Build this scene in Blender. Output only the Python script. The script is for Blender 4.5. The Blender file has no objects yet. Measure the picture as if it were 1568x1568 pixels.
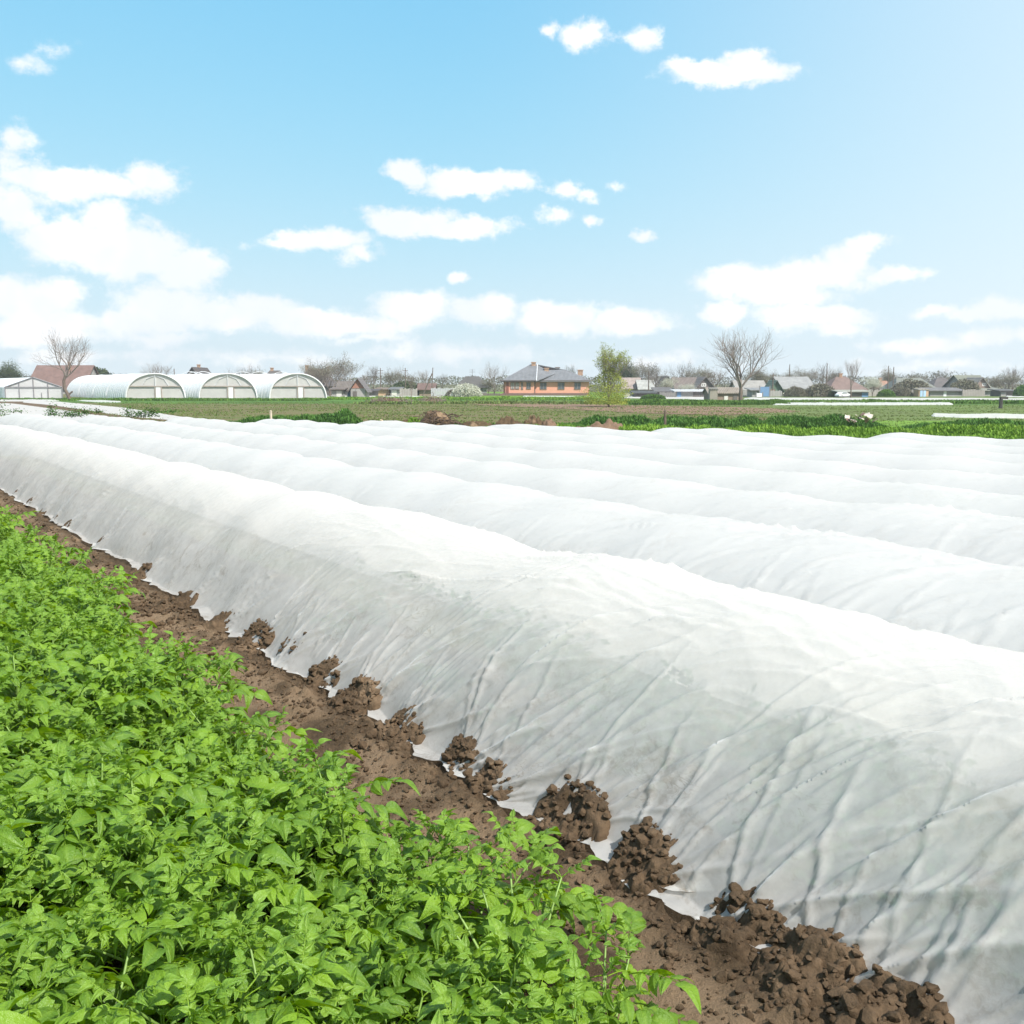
import bpy, math, random
import numpy as np
from mathutils import Vector, Matrix, Euler

# ---------------------------------------------------------------- camera
scene = bpy.context.scene
COL = scene.collection
R = math.radians
CAM_H = 1.65
PITCH = math.atan2(196, 1568)
cam_data = bpy.data.cameras.new("camera")
cam_data.sensor_width = 36.0
cam_data.lens = 36.0
cam_data.clip_start = 0.05
cam_data.clip_end = 6000.0
cam = bpy.data.objects.new("camera", cam_data)
cam.location = (0, 0, CAM_H)
cam.rotation_euler = (R(90) - PITCH, 0, 0)
COL.objects.link(cam)
scene.camera = cam

# ---------------------------------------------------------------- light and exposure
SUN_AZ, SUN_EL = R(139), R(50)
scene.view_settings.view_transform = 'Standard'
scene.view_settings.look = 'None'
scene.view_settings.gamma = 1.0
scene.view_settings.use_curve_mapping = False
scene.view_settings.exposure = 1.12
sun_data = bpy.data.lights.new("sun", 'SUN')
sun_data.energy = 3.45
sun_data.angle = R(1.0)
sun_data.color = (1.0, 0.965, 0.90)
sun = bpy.data.objects.new("sun", sun_data)
sdir = Vector((math.sin(SUN_AZ) * math.cos(SUN_EL), math.cos(SUN_AZ) * math.cos(SUN_EL), math.sin(SUN_EL)))
sun.rotation_euler = sdir.to_track_quat('Z', 'Y').to_euler()
COL.objects.link(sun)
cy = scene.cycles
cy.max_bounces = 8; cy.diffuse_bounces = 5; cy.glossy_bounces = 2
cy.transmission_bounces = 4; cy.transparent_max_bounces = 10
cy.caustics_reflective = False; cy.caustics_refractive = False
cy.use_denoising = True
cy.sample_clamp_indirect = 6.0


class NT:
    """small helper to wire nodes"""
    def __init__(s, tree):
        s.t = tree; s.n = tree.nodes; s.l = tree.links
    def add(s, typ, ins=None, **props):
        n = s.n.new(typ)
        for k, v in props.items():
            setattr(n, k, v)
        for k, v in (ins or {}).items():
            s.put(n.inputs[k], v)
        return n
    def put(s, sock, v):
        if isinstance(v, bpy.types.NodeSocket):
            s.l.new(v, sock)
        elif v is not None:
            if sock.type == 'RGBA' and hasattr(v, '__len__') and len(v) == 3:
                v = tuple(v) + (1,)
            sock.default_value = v
    def math(s, op, a, b=None, c=None, clamp=False):
        n = s.n.new('ShaderNodeMath'); n.operation = op; n.use_clamp = clamp
        s.put(n.inputs[0], a)
        if b is not None: s.put(n.inputs[1], b)
        if c is not None: s.put(n.inputs[2], c)
        return n.outputs[0]
    def vmath(s, op, a, b=None, out=0):
        n = s.n.new('ShaderNodeVectorMath'); n.operation = op
        s.put(n.inputs[0], a)
        if b is not None: s.put(n.inputs[1], b)
        return n.outputs[out]
    def noise(s, vec, scale, detail=3, rough=0.55, dist=0.0, out='Fac'):
        n = s.n.new('ShaderNodeTexNoise')
        if vec is not None: s.put(n.inputs['Vector'], vec)
        n.inputs['Scale'].default_value = scale; n.inputs['Detail'].default_value = detail
        n.inputs['Roughness'].default_value = rough; n.inputs['Distortion'].default_value = dist
        return n.outputs[out]
    def mix(s, fac, a, b, blend='MIX'):
        n = s.n.new('ShaderNodeMix'); n.data_type = 'RGBA'; n.blend_type = blend
        s.put(n.inputs[0], fac); s.put(n.inputs[6], a); s.put(n.inputs[7], b)
        return n.outputs[2]
    def ramp(s, fac, stops, interp='LINEAR'):
        n = s.n.new('ShaderNodeValToRGB'); n.color_ramp.interpolation = interp
        e = n.color_ramp.elements
        while len(e) < len(stops): e.new(0.5)
        for i, (p, c) in enumerate(stops):
            e[i].position = p
            if not hasattr(c, '__len__'): c = (c, c, c)
            e[i].color = tuple(c) + (1,)
        s.put(n.inputs[0], fac)
        return n.outputs[0]
    def smooth(s, v, lo, hi):
        n = s.n.new('ShaderNodeMapRange'); n.interpolation_type = 'SMOOTHSTEP'
        s.put(n.inputs[0], v); n.inputs[1].default_value = lo; n.inputs[2].default_value = hi
        return n.outputs[0]


# ---------------------------------------------------------------- sky
world = bpy.data.worlds.new("World")
scene.world = world
world.use_nodes = True
wt = world.node_tree
wt.nodes.clear()
W = NT(wt)
sky = W.add('ShaderNodeTexSky', sky_type='NISHITA', sun_disc=False, sun_elevation=SUN_EL, sun_rotation=SUN_AZ,
            air_density=1.0, dust_density=1.2, ozone_density=1.0)
tc = W.add('ShaderNodeTexCoord')
sep = W.add('ShaderNodeSeparateXYZ', {0: tc.outputs['Generated']})
az = W.math('MULTIPLY', W.math('ARCTAN2', sep.outputs[0], sep.outputs[1]), 57.2958)
el = W.math('MULTIPLY', W.math('ARCSINE', sep.outputs[2]), 57.2958)
comb = W.add('ShaderNodeCombineXYZ', {0: az, 1: el, 2: 0.0}).outputs[0]
# every cloud: (azimuth, elevation, half width, half height, density) in degrees
CLOUDS = [(4.03, 17.86, 1.66, 0.77, 1.2), (1.77, 18.1, 0.49, 0.42, 0.8), (6.72, 17.55, 0.96, 0.6, 0.7), (11.58, 15.76, 3.96, 0.73, 1.6), (12.07, 16.25, 1.66, 0.66, 1.4), (9.21, 16.12, 1.52, 0.49, 1.2), (-24.11, 14.93, 0.82, 0.34, 0.35), (-22.77, 15.37, 0.3, 0.3, 0.1), (-25.16, 11.64, 0.99, 0.88, 0.9), (-25.35, 10.88, 1.16, 0.89, 0.8), (-23.21, 9.85, 2.74, 0.92, 1.5), (-19.21, 10.17, 1.75, 0.88, 1.2), (-20.79, 9.7, 1.88, 0.69, 1.2), (-25.19, 8.48, 1.77, 1.52, 1.5), (-22.75, 7.08, 3.1, 1.51, 1.8), (-19.99, 6.72, 3.54, 1.61, 1.8), (-17.14, 6.01, 2.15, 1.32, 1.4), (-21.17, 8.11, 1.56, 0.88, 1.3), (-5.78, 11.04, 1.26, 0.65, 1.3), (-2.26, 10.69, 2.83, 0.86, 1.6), (0.04, 10.86, 1.59, 0.72, 1.3), (3.04, 10.35, 0.99, 0.4, 0.8), (4.1, 10.17, 0.77, 0.33, 0.8), (5.68, 10.48, 0.49, 0.3, 0.6), (-5.46, 8.71, 2.65, 0.87, 1.6), (-2.99, 8.34, 3.73, 0.68, 1.6), (2.52, 8.95, 0.92, 0.4, 0.8), (4.29, 8.83, 0.57, 0.3, 0.6), (-10.19, 7.61, 2.92, 0.8, 1.5), (-12.43, 7.32, 1.37, 0.4, 0.9), (-8.64, 7.07, 1.05, 0.61, 1.1), (7.12, 7.88, 0.49, 0.34, 0.9), (-2.93, 5.8, 0.64, 0.42, 1.1), (-24.99, 4.13, 3.33, 1.27, 1.4), (-24.47, 2.86, 3.68, 1.09, 1.4), (-18.51, 3.98, 3.29, 1.33, 1.7), (-20.14, 3.28, 1.93, 0.99, 1.3), (-14.56, 3.72, 3.76, 1.16, 1.6), (-11.16, 3.26, 3.86, 0.97, 1.4), (-5.16, 4.01, 2.86, 1.19, 1.6), (-1.58, 3.85, 2.52, 1.05, 1.5), (2.73, 3.67, 3.22, 1.05, 1.5), (6.31, 3.3, 3.18, 0.84, 1.4), (-8.01, 3.11, 3.2, 0.7, 1.2), (12.89, 5.46, 3.19, 1.01, 1.6), (16.56, 5.7, 3.07, 1.06, 1.6), (17.51, 6.33, 1.61, 0.85, 1.4), (20.1, 5.65, 1.56, 0.46, 1.2), (18.93, 7.19, 1.52, 0.45, 1.1), (14.6, 4.74, 3.63, 0.88, 1.4), (16.64, 3.52, 3.56, 0.81, 1.3), (11.39, 3.67, 1.1, 0.62, 1.2), (17.64, 2.99, 2.26, 0.54, 1), (21.75, 3.64, 1.23, 0.33, 0.8), (25.37, 3.64, 1.73, 0.64, 1.3), (23.9, 3.36, 1.78, 0.39, 1), (25.15, 2.36, 2.6, 0.39, 1), (21.21, 1.94, 2.77, 0.53, 0.9), (-22.72, 1.42, 4.11, 0.46, 0.6), (-13.62, 1.39, 4.51, 0.45, 0.6), (-3.03, 1.54, 5.06, 0.53, 0.6), (7.76, 1.17, 4.21, 0.42, 0.5), (-18.57, 2.47, 2.96, 0.47, 0.8), (22.81, 0.93, 4.74, 0.46, 0.7), (-8.03, 2.41, 2.13, 0.35, 0.8)]
warp = W.noise(tc.outputs['Generated'], 16.0, 7, 0.66, out='Color')
warp = W.vmath('MULTIPLY', W.vmath('SUBTRACT', warp, (0.5, 0.5, 0.5)), (3.0, 2.0, 0))
pos = W.vmath('ADD', comb, warp)
fine = W.noise(W.vmath('MULTIPLY', tc.outputs['Generated'], (1, 1, 1.5)), 26.0, 9, 0.68)
acc = None
for (ca, ce, cw, ch, dens) in CLOUDS:
    d = W.vmath('MULTIPLY', W.vmath('SUBTRACT', pos, (ca, ce, 0)), (1 / cw, 1 / ch, 0))
    ln = W.vmath('LENGTH', d, out=1)
    v = W.math('MULTIPLY_ADD', ln, -dens, dens)
    acc = v if acc is None else W.math('MAXIMUM', acc, v)
# clouds of the same kind all round, outside the part of the sky the photograph shows
gen = W.noise(W.vmath('MULTIPLY', tc.outputs['Generated'], (1, 1, 3.0)), 3.2, 7, 0.6)
gen = W.math('MULTIPLY', W.math('SUBTRACT', gen, 0.47), 4.0)
outside = W.smooth(W.math('MAXIMUM', W.math('ABSOLUTE', az), W.math('MULTIPLY', el, 1.25)), 29, 40)
gen = W.math('SUBTRACT', W.math('MULTIPLY', W.math('ADD', gen, 1.0), outside), 1.0)
acc = W.math('MAXIMUM', acc, gen)
acc = W.math('ADD', acc, W.math('MULTIPLY', W.math('SUBTRACT', fine, 0.5), 2.6))
mask = W.smooth(acc, -0.22, 0.72)
mask = W.math('MULTIPLY', mask, W.smooth(el, -1.0, 1.0))
sk = sky.outputs[0]
tint = W.vmath('MULTIPLY', W.vmath('DIVIDE', sk, W.vmath('ADD', sk, (4.2, 1.5, 0.6))), (3.15, 3.55, 3.75))
# thin white veil that thickens towards the horizon
veil = W.math('POWER', W.math('SUBTRACT', 1.0, W.math('MAXIMUM', sep.outputs[2], 0.0), clamp=True), 9.0)
tint = W.mix(W.math('MULTIPLY', veil, 0.85), tint, (3.25, 3.45, 3.55))
shade = W.noise(tc.outputs['Generated'], 14.0, 3)
cl = W.mix(W.smooth(shade, 0.35, 0.65), (3.45, 3.62, 3.78), (4.1, 4.1, 4.1))
# high thin cloud whitens the sky on the sun's side
glare = W.math('MULTIPLY', W.smooth(az, -6, 52), W.math('SUBTRACT', 1.0, W.smooth(el, 50, 85)))
tint = W.mix(W.math('MULTIPLY', glare, 0.95), tint, (3.2, 3.55, 3.75))
skyc = W.mix(mask, tint, cl)
bg = W.add('ShaderNodeBackground', {0: skyc, 1: 0.131})
wo = W.add('ShaderNodeOutputWorld', {0: bg.outputs[0]})

# ---------------------------------------------------------------- helpers
rng = np.random.default_rng(7)
F = 1568.0
CP, SP = math.cos(PITCH), math.sin(PITCH)
AROW = math.atan2(1049, 1580)
U = np.array([-math.sin(AROW), math.cos(AROW)])     # along the rows, away from the camera
V = np.array([math.cos(AROW), math.sin(AROW)])      # across the rows

def gp(px, py, z=0.0):
    """ground position seen at a pixel of the photograph"""
    dx, dy, dz = (px - 784) / F, CP - (py - 784) / F * SP, -SP - (py - 784) / F * CP
    t = (z - CAM_H) / dz
    return np.array([dx * t, dy * t])

def proj(x, y, z):
    h = z - CAM_H
    yc = y * CP - h * SP
    up = h * CP + y * SP
    return 784 + F * x / yc, 784 - F * up / yc

def sv(p):
    return float(np.dot(p, U)), float(np.dot(p, V))

def xy(s, v):
    return s * U[0] + v * V[0], s * U[1] + v * V[1]

def _hash(ix, iy, seed):
    h = (ix.astype(np.int64) * 374761393 + iy.astype(np.int64) * 668265263 + seed * 974634777) & 0xffffffff
    h = ((h ^ (h >> 13)) * 1274126177) & 0xffffffff
    return (h ^ (h >> 16)) & 0xffffffff

def pn(x, y, seed=0):
    """gradient noise, about -0.7..0.7"""
    x = np.asarray(x, float); y = np.asarray(y, float)
    x, y = np.broadcast_arrays(x, y)
    ix, iy = np.floor(x), np.floor(y)
    fx, fy = x - ix, y - iy
    ux, uy = fx * fx * fx * (fx * (fx * 6 - 15) + 10), fy * fy * fy * (fy * (fy * 6 - 15) + 10)
    def g(ox, oy):
        a = _hash(ix + ox, iy + oy, seed) * (2 * math.pi / 4294967296.0)
        return np.cos(a) * (fx - ox) + np.sin(a) * (fy - oy)
    a = g(0, 0); b = g(1, 0); c = g(0, 1); d = g(1, 1)
    return (a + (b - a) * ux) * (1 - uy) + (c + (d - c) * ux) * uy

def fbm(x, y, o=4, seed=0, gain=0.5, lac=2.03):
    r = 0; a = 1.0
    for i in range(o):
        r = r + a * pn(np.asarray(x) * lac ** i + 17.3 * i, np.asarray(y) * lac ** i - 9.1 * i, seed + i)
        a *= gain
    return r

def ridged(x, y, o=3, seed=0):
    r = 0; a = 1.0
    for i in range(o):
        r = r + a * (1 - np.abs(pn(np.asarray(x) * 2.1 ** i + 5.7 * i, np.asarray(y) * 2.1 ** i, seed + i)) * 2.6)
        a *= 0.5
    return r - 1.0

def sstep(x, a, b):
    t = np.clip((np.asarray(x, float) - a) / (b - a), 0, 1)
    return t * t * (3 - 2 * t)

def mesh_np(name, verts, faces, mats, smooth=True, midx=None):
    """verts (n,3), faces: list of arrays each (m,3) or (m,4)"""
    me = bpy.data.meshes.new(name)
    verts = np.ascontiguousarray(verts, dtype=np.float32)
    if isinstance(faces, np.ndarray): faces = [faces]
    faces = [np.asarray(f, dtype=np.int32) for f in faces if len(f)]
    me.vertices.add(len(verts)); me.vertices.foreach_set("co", verts.ravel())
    loops = np.concatenate([f.ravel() for f in faces])
    sizes = np.concatenate([np.full(len(f), f.shape[1], np.int32) for f in faces])
    starts = np.concatenate([[0], np.cumsum(sizes)[:-1]]).astype(np.int32)
    me.loops.add(len(loops)); me.loops.foreach_set("vertex_index", loops)
    me.polygons.add(len(sizes)); me.polygons.foreach_set("loop_start", starts)
    me.polygons.foreach_set("loop_total", sizes)
    me.polygons.foreach_set("use_smooth", np.full(len(sizes), bool(smooth)))
    if not isinstance(mats, (list, tuple)): mats = [mats]
    for m in mats: me.materials.append(m)
    if midx is not None: me.polygons.foreach_set("material_index", np.asarray(midx, np.int32))
    me.update(calc_edges=True); me.validate()
    return me

def grid_faces(nu, nv, off=0):
    """quads of a grid of nu rows by nv columns"""
    i = np.arange(nu - 1)[:, None] * nv + np.arange(nv - 1)[None, :] + off
    i = i.ravel()
    return np.stack([i, i + 1, i + nv + 1, i + nv], 1)

def link(name, data, parent=None, loc=None, rot=None, scale=None, **props):
    o = bpy.data.objects.new(name, data)
    if parent is not None: o.parent = parent
    if loc is not None: o.location = loc
    if rot is not None: o.rotation_euler = rot
    if scale is not None: o.scale = scale if hasattr(scale, '__len__') else (scale,) * 3
    for k, v in props.items(): o[k] = v
    COL.objects.link(o)
    return o

def thing(name, label, cat, loc=(0, 0, 0), rz=0.0, group=None, data=None, scale=None):
    o = link(name, data, None, loc, (0, 0, rz), scale, label=label, category=cat)
    if group: o['group'] = group
    return o

def structure(name, me, loc=None):
    return link(name, me, None, loc, kind='structure')

class MB:
    """collects shapes into one mesh"""
    def __init__(s): s.v = []; s.f4 = []; s.f3 = []; s.n = 0
    def add(s, v, f):
        v = np.asarray(v, float); f = np.asarray(f, int)
        if len(f): (s.f4 if f.shape[1] == 4 else s.f3).append(f + s.n)
        s.v.append(v); s.n += len(v)
    def box(s, x0, x1, y0, y1, z0, z1):
        v = [(x, y, z) for z in (z0, z1) for y in (y0, y1) for x in (x0, x1)]
        s.add(v, [(0, 2, 3, 1), (4, 5, 7, 6), (0, 1, 5, 4), (2, 6, 7, 3), (0, 4, 6, 2), (1, 3, 7, 5)])
    def tube(s, pts, rad, k=5, cap=False):
        pts = np.asarray(pts, float); n = len(pts)
        rad = np.broadcast_to(rad, (n,))
        d = np.gradient(pts, axis=0); d /= np.linalg.norm(d, axis=1)[:, None] + 1e-9
        ref = np.array([0.3, 0.2, 1.0]) if abs(d[0, 2]) < 0.8 else np.array([1.0, 0.2, 0.1])
        a = np.cross(d, ref); a /= np.linalg.norm(a, axis=1)[:, None] + 1e-9
        b = np.cross(d, a)
        th = np.arange(k) * 2 * math.pi / k
        v = pts[:, None, :] + rad[:, None, None] * (np.cos(th)[None, :, None] * a[:, None, :] + np.sin(th)[None, :, None] * b[:, None, :])
        i = np.arange(n - 1)[:, None] * k + np.arange(k)[None, :]
        j = np.arange(n - 1)[:, None] * k + (np.arange(k)[None, :] + 1) % k
        f = np.stack([i, j, j + k, i + k], -1).reshape(-1, 4)
        s.add(v.reshape(-1, 3), f)
        if cap:
            s.add([pts[-1] + d[-1] * rad[-1] * 0.3], np.zeros((0, 3), int))
            c = s.n - 1; base = c - k
            s.f3.append(np.array([(base + q, base + (q + 1) % k, c) for q in range(k)]))
    def poly(s, pts):
        """one flat polygon as a fan"""
        n = len(pts)
        if n == 4: s.add(pts, [(0, 1, 2, 3)])
        else: s.add(pts, [(0, q, q + 1) for q in range(1, n - 1)])
    def prism(s, outline, x0, x1):
        """outline in (y,z), extruded along x"""
        n = len(outline)
        v = [(x0, y, z) for y, z in outline] + [(x1, y, z) for y, z in outline]
        s.add(v, [(q, (q + 1) % n, n + (q + 1) % n, n + q) for q in range(n)])
        s.f3.append(np.array([(0, q + 1, q) for q in range(1, n - 1)] + [(n, n + q, n + q + 1) for q in range(1, n - 1)]) + s.n - 2 * n)
    def mesh(s, name, mat, smooth=False):
        fs = []
        if s.f4: fs.append(np.concatenate(s.f4))
        if s.f3: fs.append(np.concatenate(s.f3))
        return mesh_np(name, np.concatenate(s.v), fs, mat, smooth)
    def obj(s, name, mat, parent=None, smooth=False, **k):
        return link(name, s.mesh(name, mat, smooth), parent, **k)

# ---------------------------------------------------------------- materials
def material(name, fn):
    m = bpy.data.materials.new(name); m.use_nodes = True
    t = NT(m.node_tree); t.n.clear()
    out = t.add('ShaderNodeOutputMaterial')
    fn(t, out)
    return m

def simple(name, col, rough=0.7, var=0.15, scale=3.0, bump=0.0, bscale=20.0, metallic=0.0, spec=0.4, detail=5):
    def fn(t, out):
        c = t.add('ShaderNodeTexCoord').outputs['Object']
        g = t.add('ShaderNodeNewGeometry').outputs['Position']
        n = t.noise(g, scale, detail, 0.6)
        dark = tuple(x * (1 - var) for x in col); lite = tuple(min(1, x * (1 + var)) for x in col)
        cc = t.ramp(n, [(0.3, dark), (0.7, lite)])
        b = t.add('ShaderNodeBsdfPrincipled', {'Base Color': cc, 'Roughness': rough, 'Metallic': metallic, 'Specular IOR Level': spec})
        if bump:
            bn = t.add('ShaderNodeBump', {'Height': t.noise(c, bscale, 4), 'Strength': bump, 'Distance': 0.02})
            t.put(b.inputs['Normal'], bn.outputs[0])
        t.put(out.inputs[0], b.outputs[0])
    return material(name, fn)

def cloth_material(name, through=0.12, white=(0.87, 0.86, 0.845)):
    def fn(t, out):
        geo = t.add('ShaderNodeNewGeometry').outputs['Position']
        att = t.add('ShaderNodeAttribute', attribute_name='dirt').outputs['Fac']
        # dirt: speckles and smears low on the sides, where the cloth touched the soil
        n1 = t.noise(geo, 5.0, 6, 0.65, 1.2)
        n2 = t.noise(geo, 38.0, 5, 0.7, 0.6)
        sm = t.smooth(t.math('ADD', t.math('MULTIPLY', n1, 0.65), t.math('MULTIPLY', n2, 0.35)), 0.50, 0.66)
        lines = t.noise(t.vmath('MULTIPLY', geo, (1, 1, 2.5)), 7.0, 4, 0.6, 1.2)
        ln = t.math('SUBTRACT', 1.0, t.math('MULTIPLY', t.math('ABSOLUTE', t.math('SUBTRACT', lines, 0.5)), 38.0), clamp=True)
        gate = t.smooth(t.noise(geo, 3.1, 2), 0.56, 0.72)
        sm = t.math('MAXIMUM', t.math('MULTIPLY', sm, 0.42), t.math('MULTIPLY', t.math('MULTIPLY', ln, gate), 0.55))
        sm = t.math('MULTIPLY', sm, att, clamp=True)
        col = t.mix(sm, white, (0.34, 0.27, 0.185))
        weave = t.noise(geo, 900.0, 2, 0.5)
        crease = t.noise(t.vmath('MULTIPLY', geo, (1.0, 1.0, 1.0)), 26.0, 5, 0.62, 0.9)
        rd = t.math('SUBTRACT', 1.0, t.math('MULTIPLY', t.math('ABSOLUTE', t.math('SUBTRACT', crease, 0.5)), 5.0), clamp=True)
        h = t.math('ADD', t.math('MULTIPLY', rd, 0.9), t.math('MULTIPLY', weave, 0.03))
        bn = t.add('ShaderNodeBump', {'Height': h, 'Strength': 0.11, 'Distance': 0.006}).outputs[0]
        d = t.add('ShaderNodeBsdfDiffuse', {'Color': col, 'Normal': bn})
        tr = t.add('ShaderNodeBsdfTranslucent', {'Color': col, 'Normal': bn})
        m1 = t.add('ShaderNodeMixShader', {0: 0.60, 1: d.outputs[0], 2: tr.outputs[0]})
        gl = t.add('ShaderNodeBsdfGlossy', {'Color': (1, 1, 1), 'Roughness': 0.45, 'Normal': bn})
        m2 = t.add('ShaderNodeMixShader', {0: 0.03, 1: m1.outputs[0], 2: gl.outputs[0]})
        last = m2
        if through:
            tp = t.add('ShaderNodeBsdfTransparent', {'Color': (1, 1, 1)})
            pores = t.math('MULTIPLY_ADD', t.noise(geo, 14.0, 4, 0.6), through * 1.3, through * 0.35)
            last = t.add('ShaderNodeMixShader', {0: pores, 1: m2.outputs[0], 2: tp.outputs[0]})
        t.put(out.inputs[0], last.outputs[0])
    return material(name, fn)

def soil_material(name, dark, lite, pale, depth=0.03):
    def fn(t, out):
        geo = t.add('ShaderNodeNewGeometry').outputs['Position']
        n = t.noise(geo, 6.0, 8, 0.65)
        n2 = t.noise(geo, 45.0, 6, 0.7)
        c = t.ramp(t.math('ADD', t.math('MULTIPLY', n, 0.55), t.math('MULTIPLY', n2, 0.45)), [(0.36, dark), (0.62, lite)])
        dry = t.smooth(t.noise(geo, 2.6, 5, 0.6), 0.52, 0.68)
        att = t.add('ShaderNodeAttribute', attribute_name='flat').outputs['Fac']
        c = t.mix(t.math('MULTIPLY', t.math('MAXIMUM', dry, att), 0.75), c, pale)
        h = t.math('ADD', t.noise(geo, 60.0, 8, 0.7), t.math('MULTIPLY', t.noise(geo, 260.0, 3, 0.6), 0.3))
        bn = t.add('ShaderNodeBump', {'Height': h, 'Strength': 1.0, 'Distance': depth}).outputs[0]
        b = t.add('ShaderNodeBsdfPrincipled', {'Base Color': c, 'Roughness': 0.95, 'Specular IOR Level': 0.15, 'Normal': bn})
        t.put(out.inputs[0], b.outputs[0])
    return material(name, fn)

M_SOIL = soil_material('damp_soil', (0.055, 0.037, 0.022), (0.145, 0.098, 0.058), (0.31, 0.215, 0.135))
M_CLOD = soil_material('clod_soil', (0.045, 0.030, 0.018), (0.125, 0.083, 0.050), (0.22, 0.150, 0.094), 0.010)
M_CLOTH = cloth_material('fleece_cloth', 0.26, (0.89, 0.87, 0.84))
M_CLOTH_FAR = cloth_material('fleece_cloth_far', 0.0, (0.835, 0.83, 0.825))

# ---------------------------------------------------------------- ground
def field_material():
    def fn(t, out):
        geo = t.add('ShaderNodeNewGeometry').outputs['Position']
        n = t.noise(t.vmath('MULTIPLY', geo, (0.25, 1.0, 1.0)), 0.35, 8, 0.7)
        n2 = t.noise(geo, 3.0, 6, 0.7)
        f = t.math('ADD', t.math('MULTIPLY', n, 0.6), t.math('MULTIPLY', n2, 0.4))
        c = t.ramp(f, [(0.36, (0.14, 0.10, 0.06)), (0.5, (0.125, 0.115, 0.05)), (0.62, (0.085, 0.12, 0.035))])
        bn = t.add('ShaderNodeBump', {'Height': t.noise(geo, 8.0, 6, 0.7), 'Strength': 0.5, 'Distance': 0.1}).outputs[0]
        b = t.add('ShaderNodeBsdfPrincipled', {'Base Color': c, 'Roughness': 0.95, 'Specular IOR Level': 0.1, 'Normal': bn})
        t.put(out.inputs[0], b.outputs[0])
    return material('mown_field', fn)
M_FIELD = field_material()
mb = MB()
mb.add([(-3000, -400, -0.06), (3000, -400, -0.06), (3000, 5000, -0.06), (-3000, 5000, -0.06)], [(0, 1, 2, 3)])
structure('ground', mb.mesh('ground', M_FIELD))

# heaps of soil that hold down the edge of the nearest cover: photo pixel of the heap, half width in m, height in m
HEAPS = [(36, 760, .09, .07), (57, 774, .10, .07), (78, 788, .13, .08), (97, 797, .09, .07), (117, 810, .09, .06), (172, 838, .12, .09),
         (232, 884, .15, .14), (300, 922, .15, .13), (362, 958, .17, .15), (420, 984, .20, .15), (478, 1010, .17, .14), (520, 1045, .16, .13),
         (568, 1080, .17, .15), (640, 1122, .17, .14), (735, 1168, .11, .15), (782, 1206, .14, .12), (905, 1266, .20, .16),
         (1022, 1335, .21, .15), (1158, 1432, .20, .15), (1265, 1498, .21, .14), (1390, 1580, .22, .15), (1560, 1700, .22, .15)]
HEAPS = [(a_, b_, c_ * (0.80 if a_ < 800 else 0.72 if a_ < 1000 else 0.62), d_ * 0.9) for a_, b_, c_, d_ in HEAPS]
HSV = [sv(gp(px, py, 0.03)) for px, py, w, h in HEAPS]

def soil_height(s, v):
    """the bare strip, the potato ridges and the ground under the covers"""
    z = 0.035 * fbm(s * 0.9, v * 1.6, 3, 11)
    z = z + 0.030 * fbm(s * 4.0, v * 4.0, 3, 12)
    rough = sstep(v, 1.55, 1.95) * (1 - sstep(v, 2.7, 3.0)) * (0.35 + 0.65 * np.maximum(sstep(fbm(s * 1.7, v * 2.2, 2, 19), -0.15, 0.2), sstep(v, 1.95, 2.12)))
    z = z + rough * (0.050 * np.abs(fbm(s * 9, v * 9, 4, 13, 0.6)) + 0.024 * fbm(s * 28, v * 28, 3, 14, 0.65))
    z = z + 0.040 * np.exp(-((v - 1.98 - 0.05 * fbm(s * 1.9, 0 * s, 2, 17)) / 0.09) ** 2) * (0.5 + 1.2 * np.abs(fbm(s * 7, v * 7, 3, 18)))
    z = z + 0.015 * sstep(v, 2.0, 2.3) * (1 - sstep(v, 2.45, 2.75))      # drawn up over the edge of the cloth
    z = z + 0.07 * np.cos((v - 1.3) * 2 * math.pi / 0.66) * (1 - sstep(v, 1.5, 1.8)) * 0.6
    return z

def soil_low(s, v):
    """the soil without its crumbs: what a cloth laid over it rests on"""
    return 0.035 * fbm(s * 0.9, v * 1.6, 3, 11) + 0.024 * fbm(s * 4.0, v * 4.0, 1, 12) + 0.015 * sstep(v, 2.0, 2.3) * (1 - sstep(v, 2.45, 2.75)) + 0.034

def soil_sheet(name, s0, s1, ds, v0, v1, dv, dz=0.0):
    ss = np.arange(s0, s1 + ds, ds); vv = np.arange(v0, v1 + dv, dv)
    S, VV = np.meshgrid(ss, vv, indexing='ij')
    Z = soil_height(S, VV)
    X, Y = xy(S, VV)
    me = mesh_np(name, np.stack([X, Y, Z + dz], -1).reshape(-1, 3), grid_faces(len(ss), len(vv))[:, ::-1], M_SOIL)
    fl = (1 - sstep(np.abs(VV - 1.78 - 0.14 * fbm(S * 1.3, VV * 0.5, 2, 31)), 0.10, 0.28)) * sstep(fbm(S * 2.0, VV * 3, 3, 33), -0.35, 0.05)
    a = me.attributes.new('flat', 'FLOAT', 'POINT'); a.data.foreach_set('value', fl.ravel().astype(np.float32))
    return me
mid_s = 9.0
structure('soil', soil_sheet('soil', -3.0, mid_s, 0.018, -0.9, 3.2, 0.018))
structure('soil', soil_sheet('soil', mid_s, 34.0, 0.05, -1.4, 3.2, 0.05))

# ---------------------------------------------------------------- fleece covers over the rows
# the far edge of the covered plot, as (x, y) on the ground
EDGE = np.array([(-30, 39.0), (-16, 31.5), (-10.5, 28.2), (-4, 25.0), (1.2, 21.8), (4.5, 19.3), (8.6, 16.6), (16, 12.5), (26, 8.0)])
def row_end(v):
    for i in range(len(EDGE) - 1):
        s0, v0 = sv(EDGE[i]); s1, v1 = sv(EDGE[i + 1])
        if v0 <= v <= v1:
            return s0 + (s1 - s0) * (v - v0) / (v1 - v0)
    return 20.0

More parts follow.
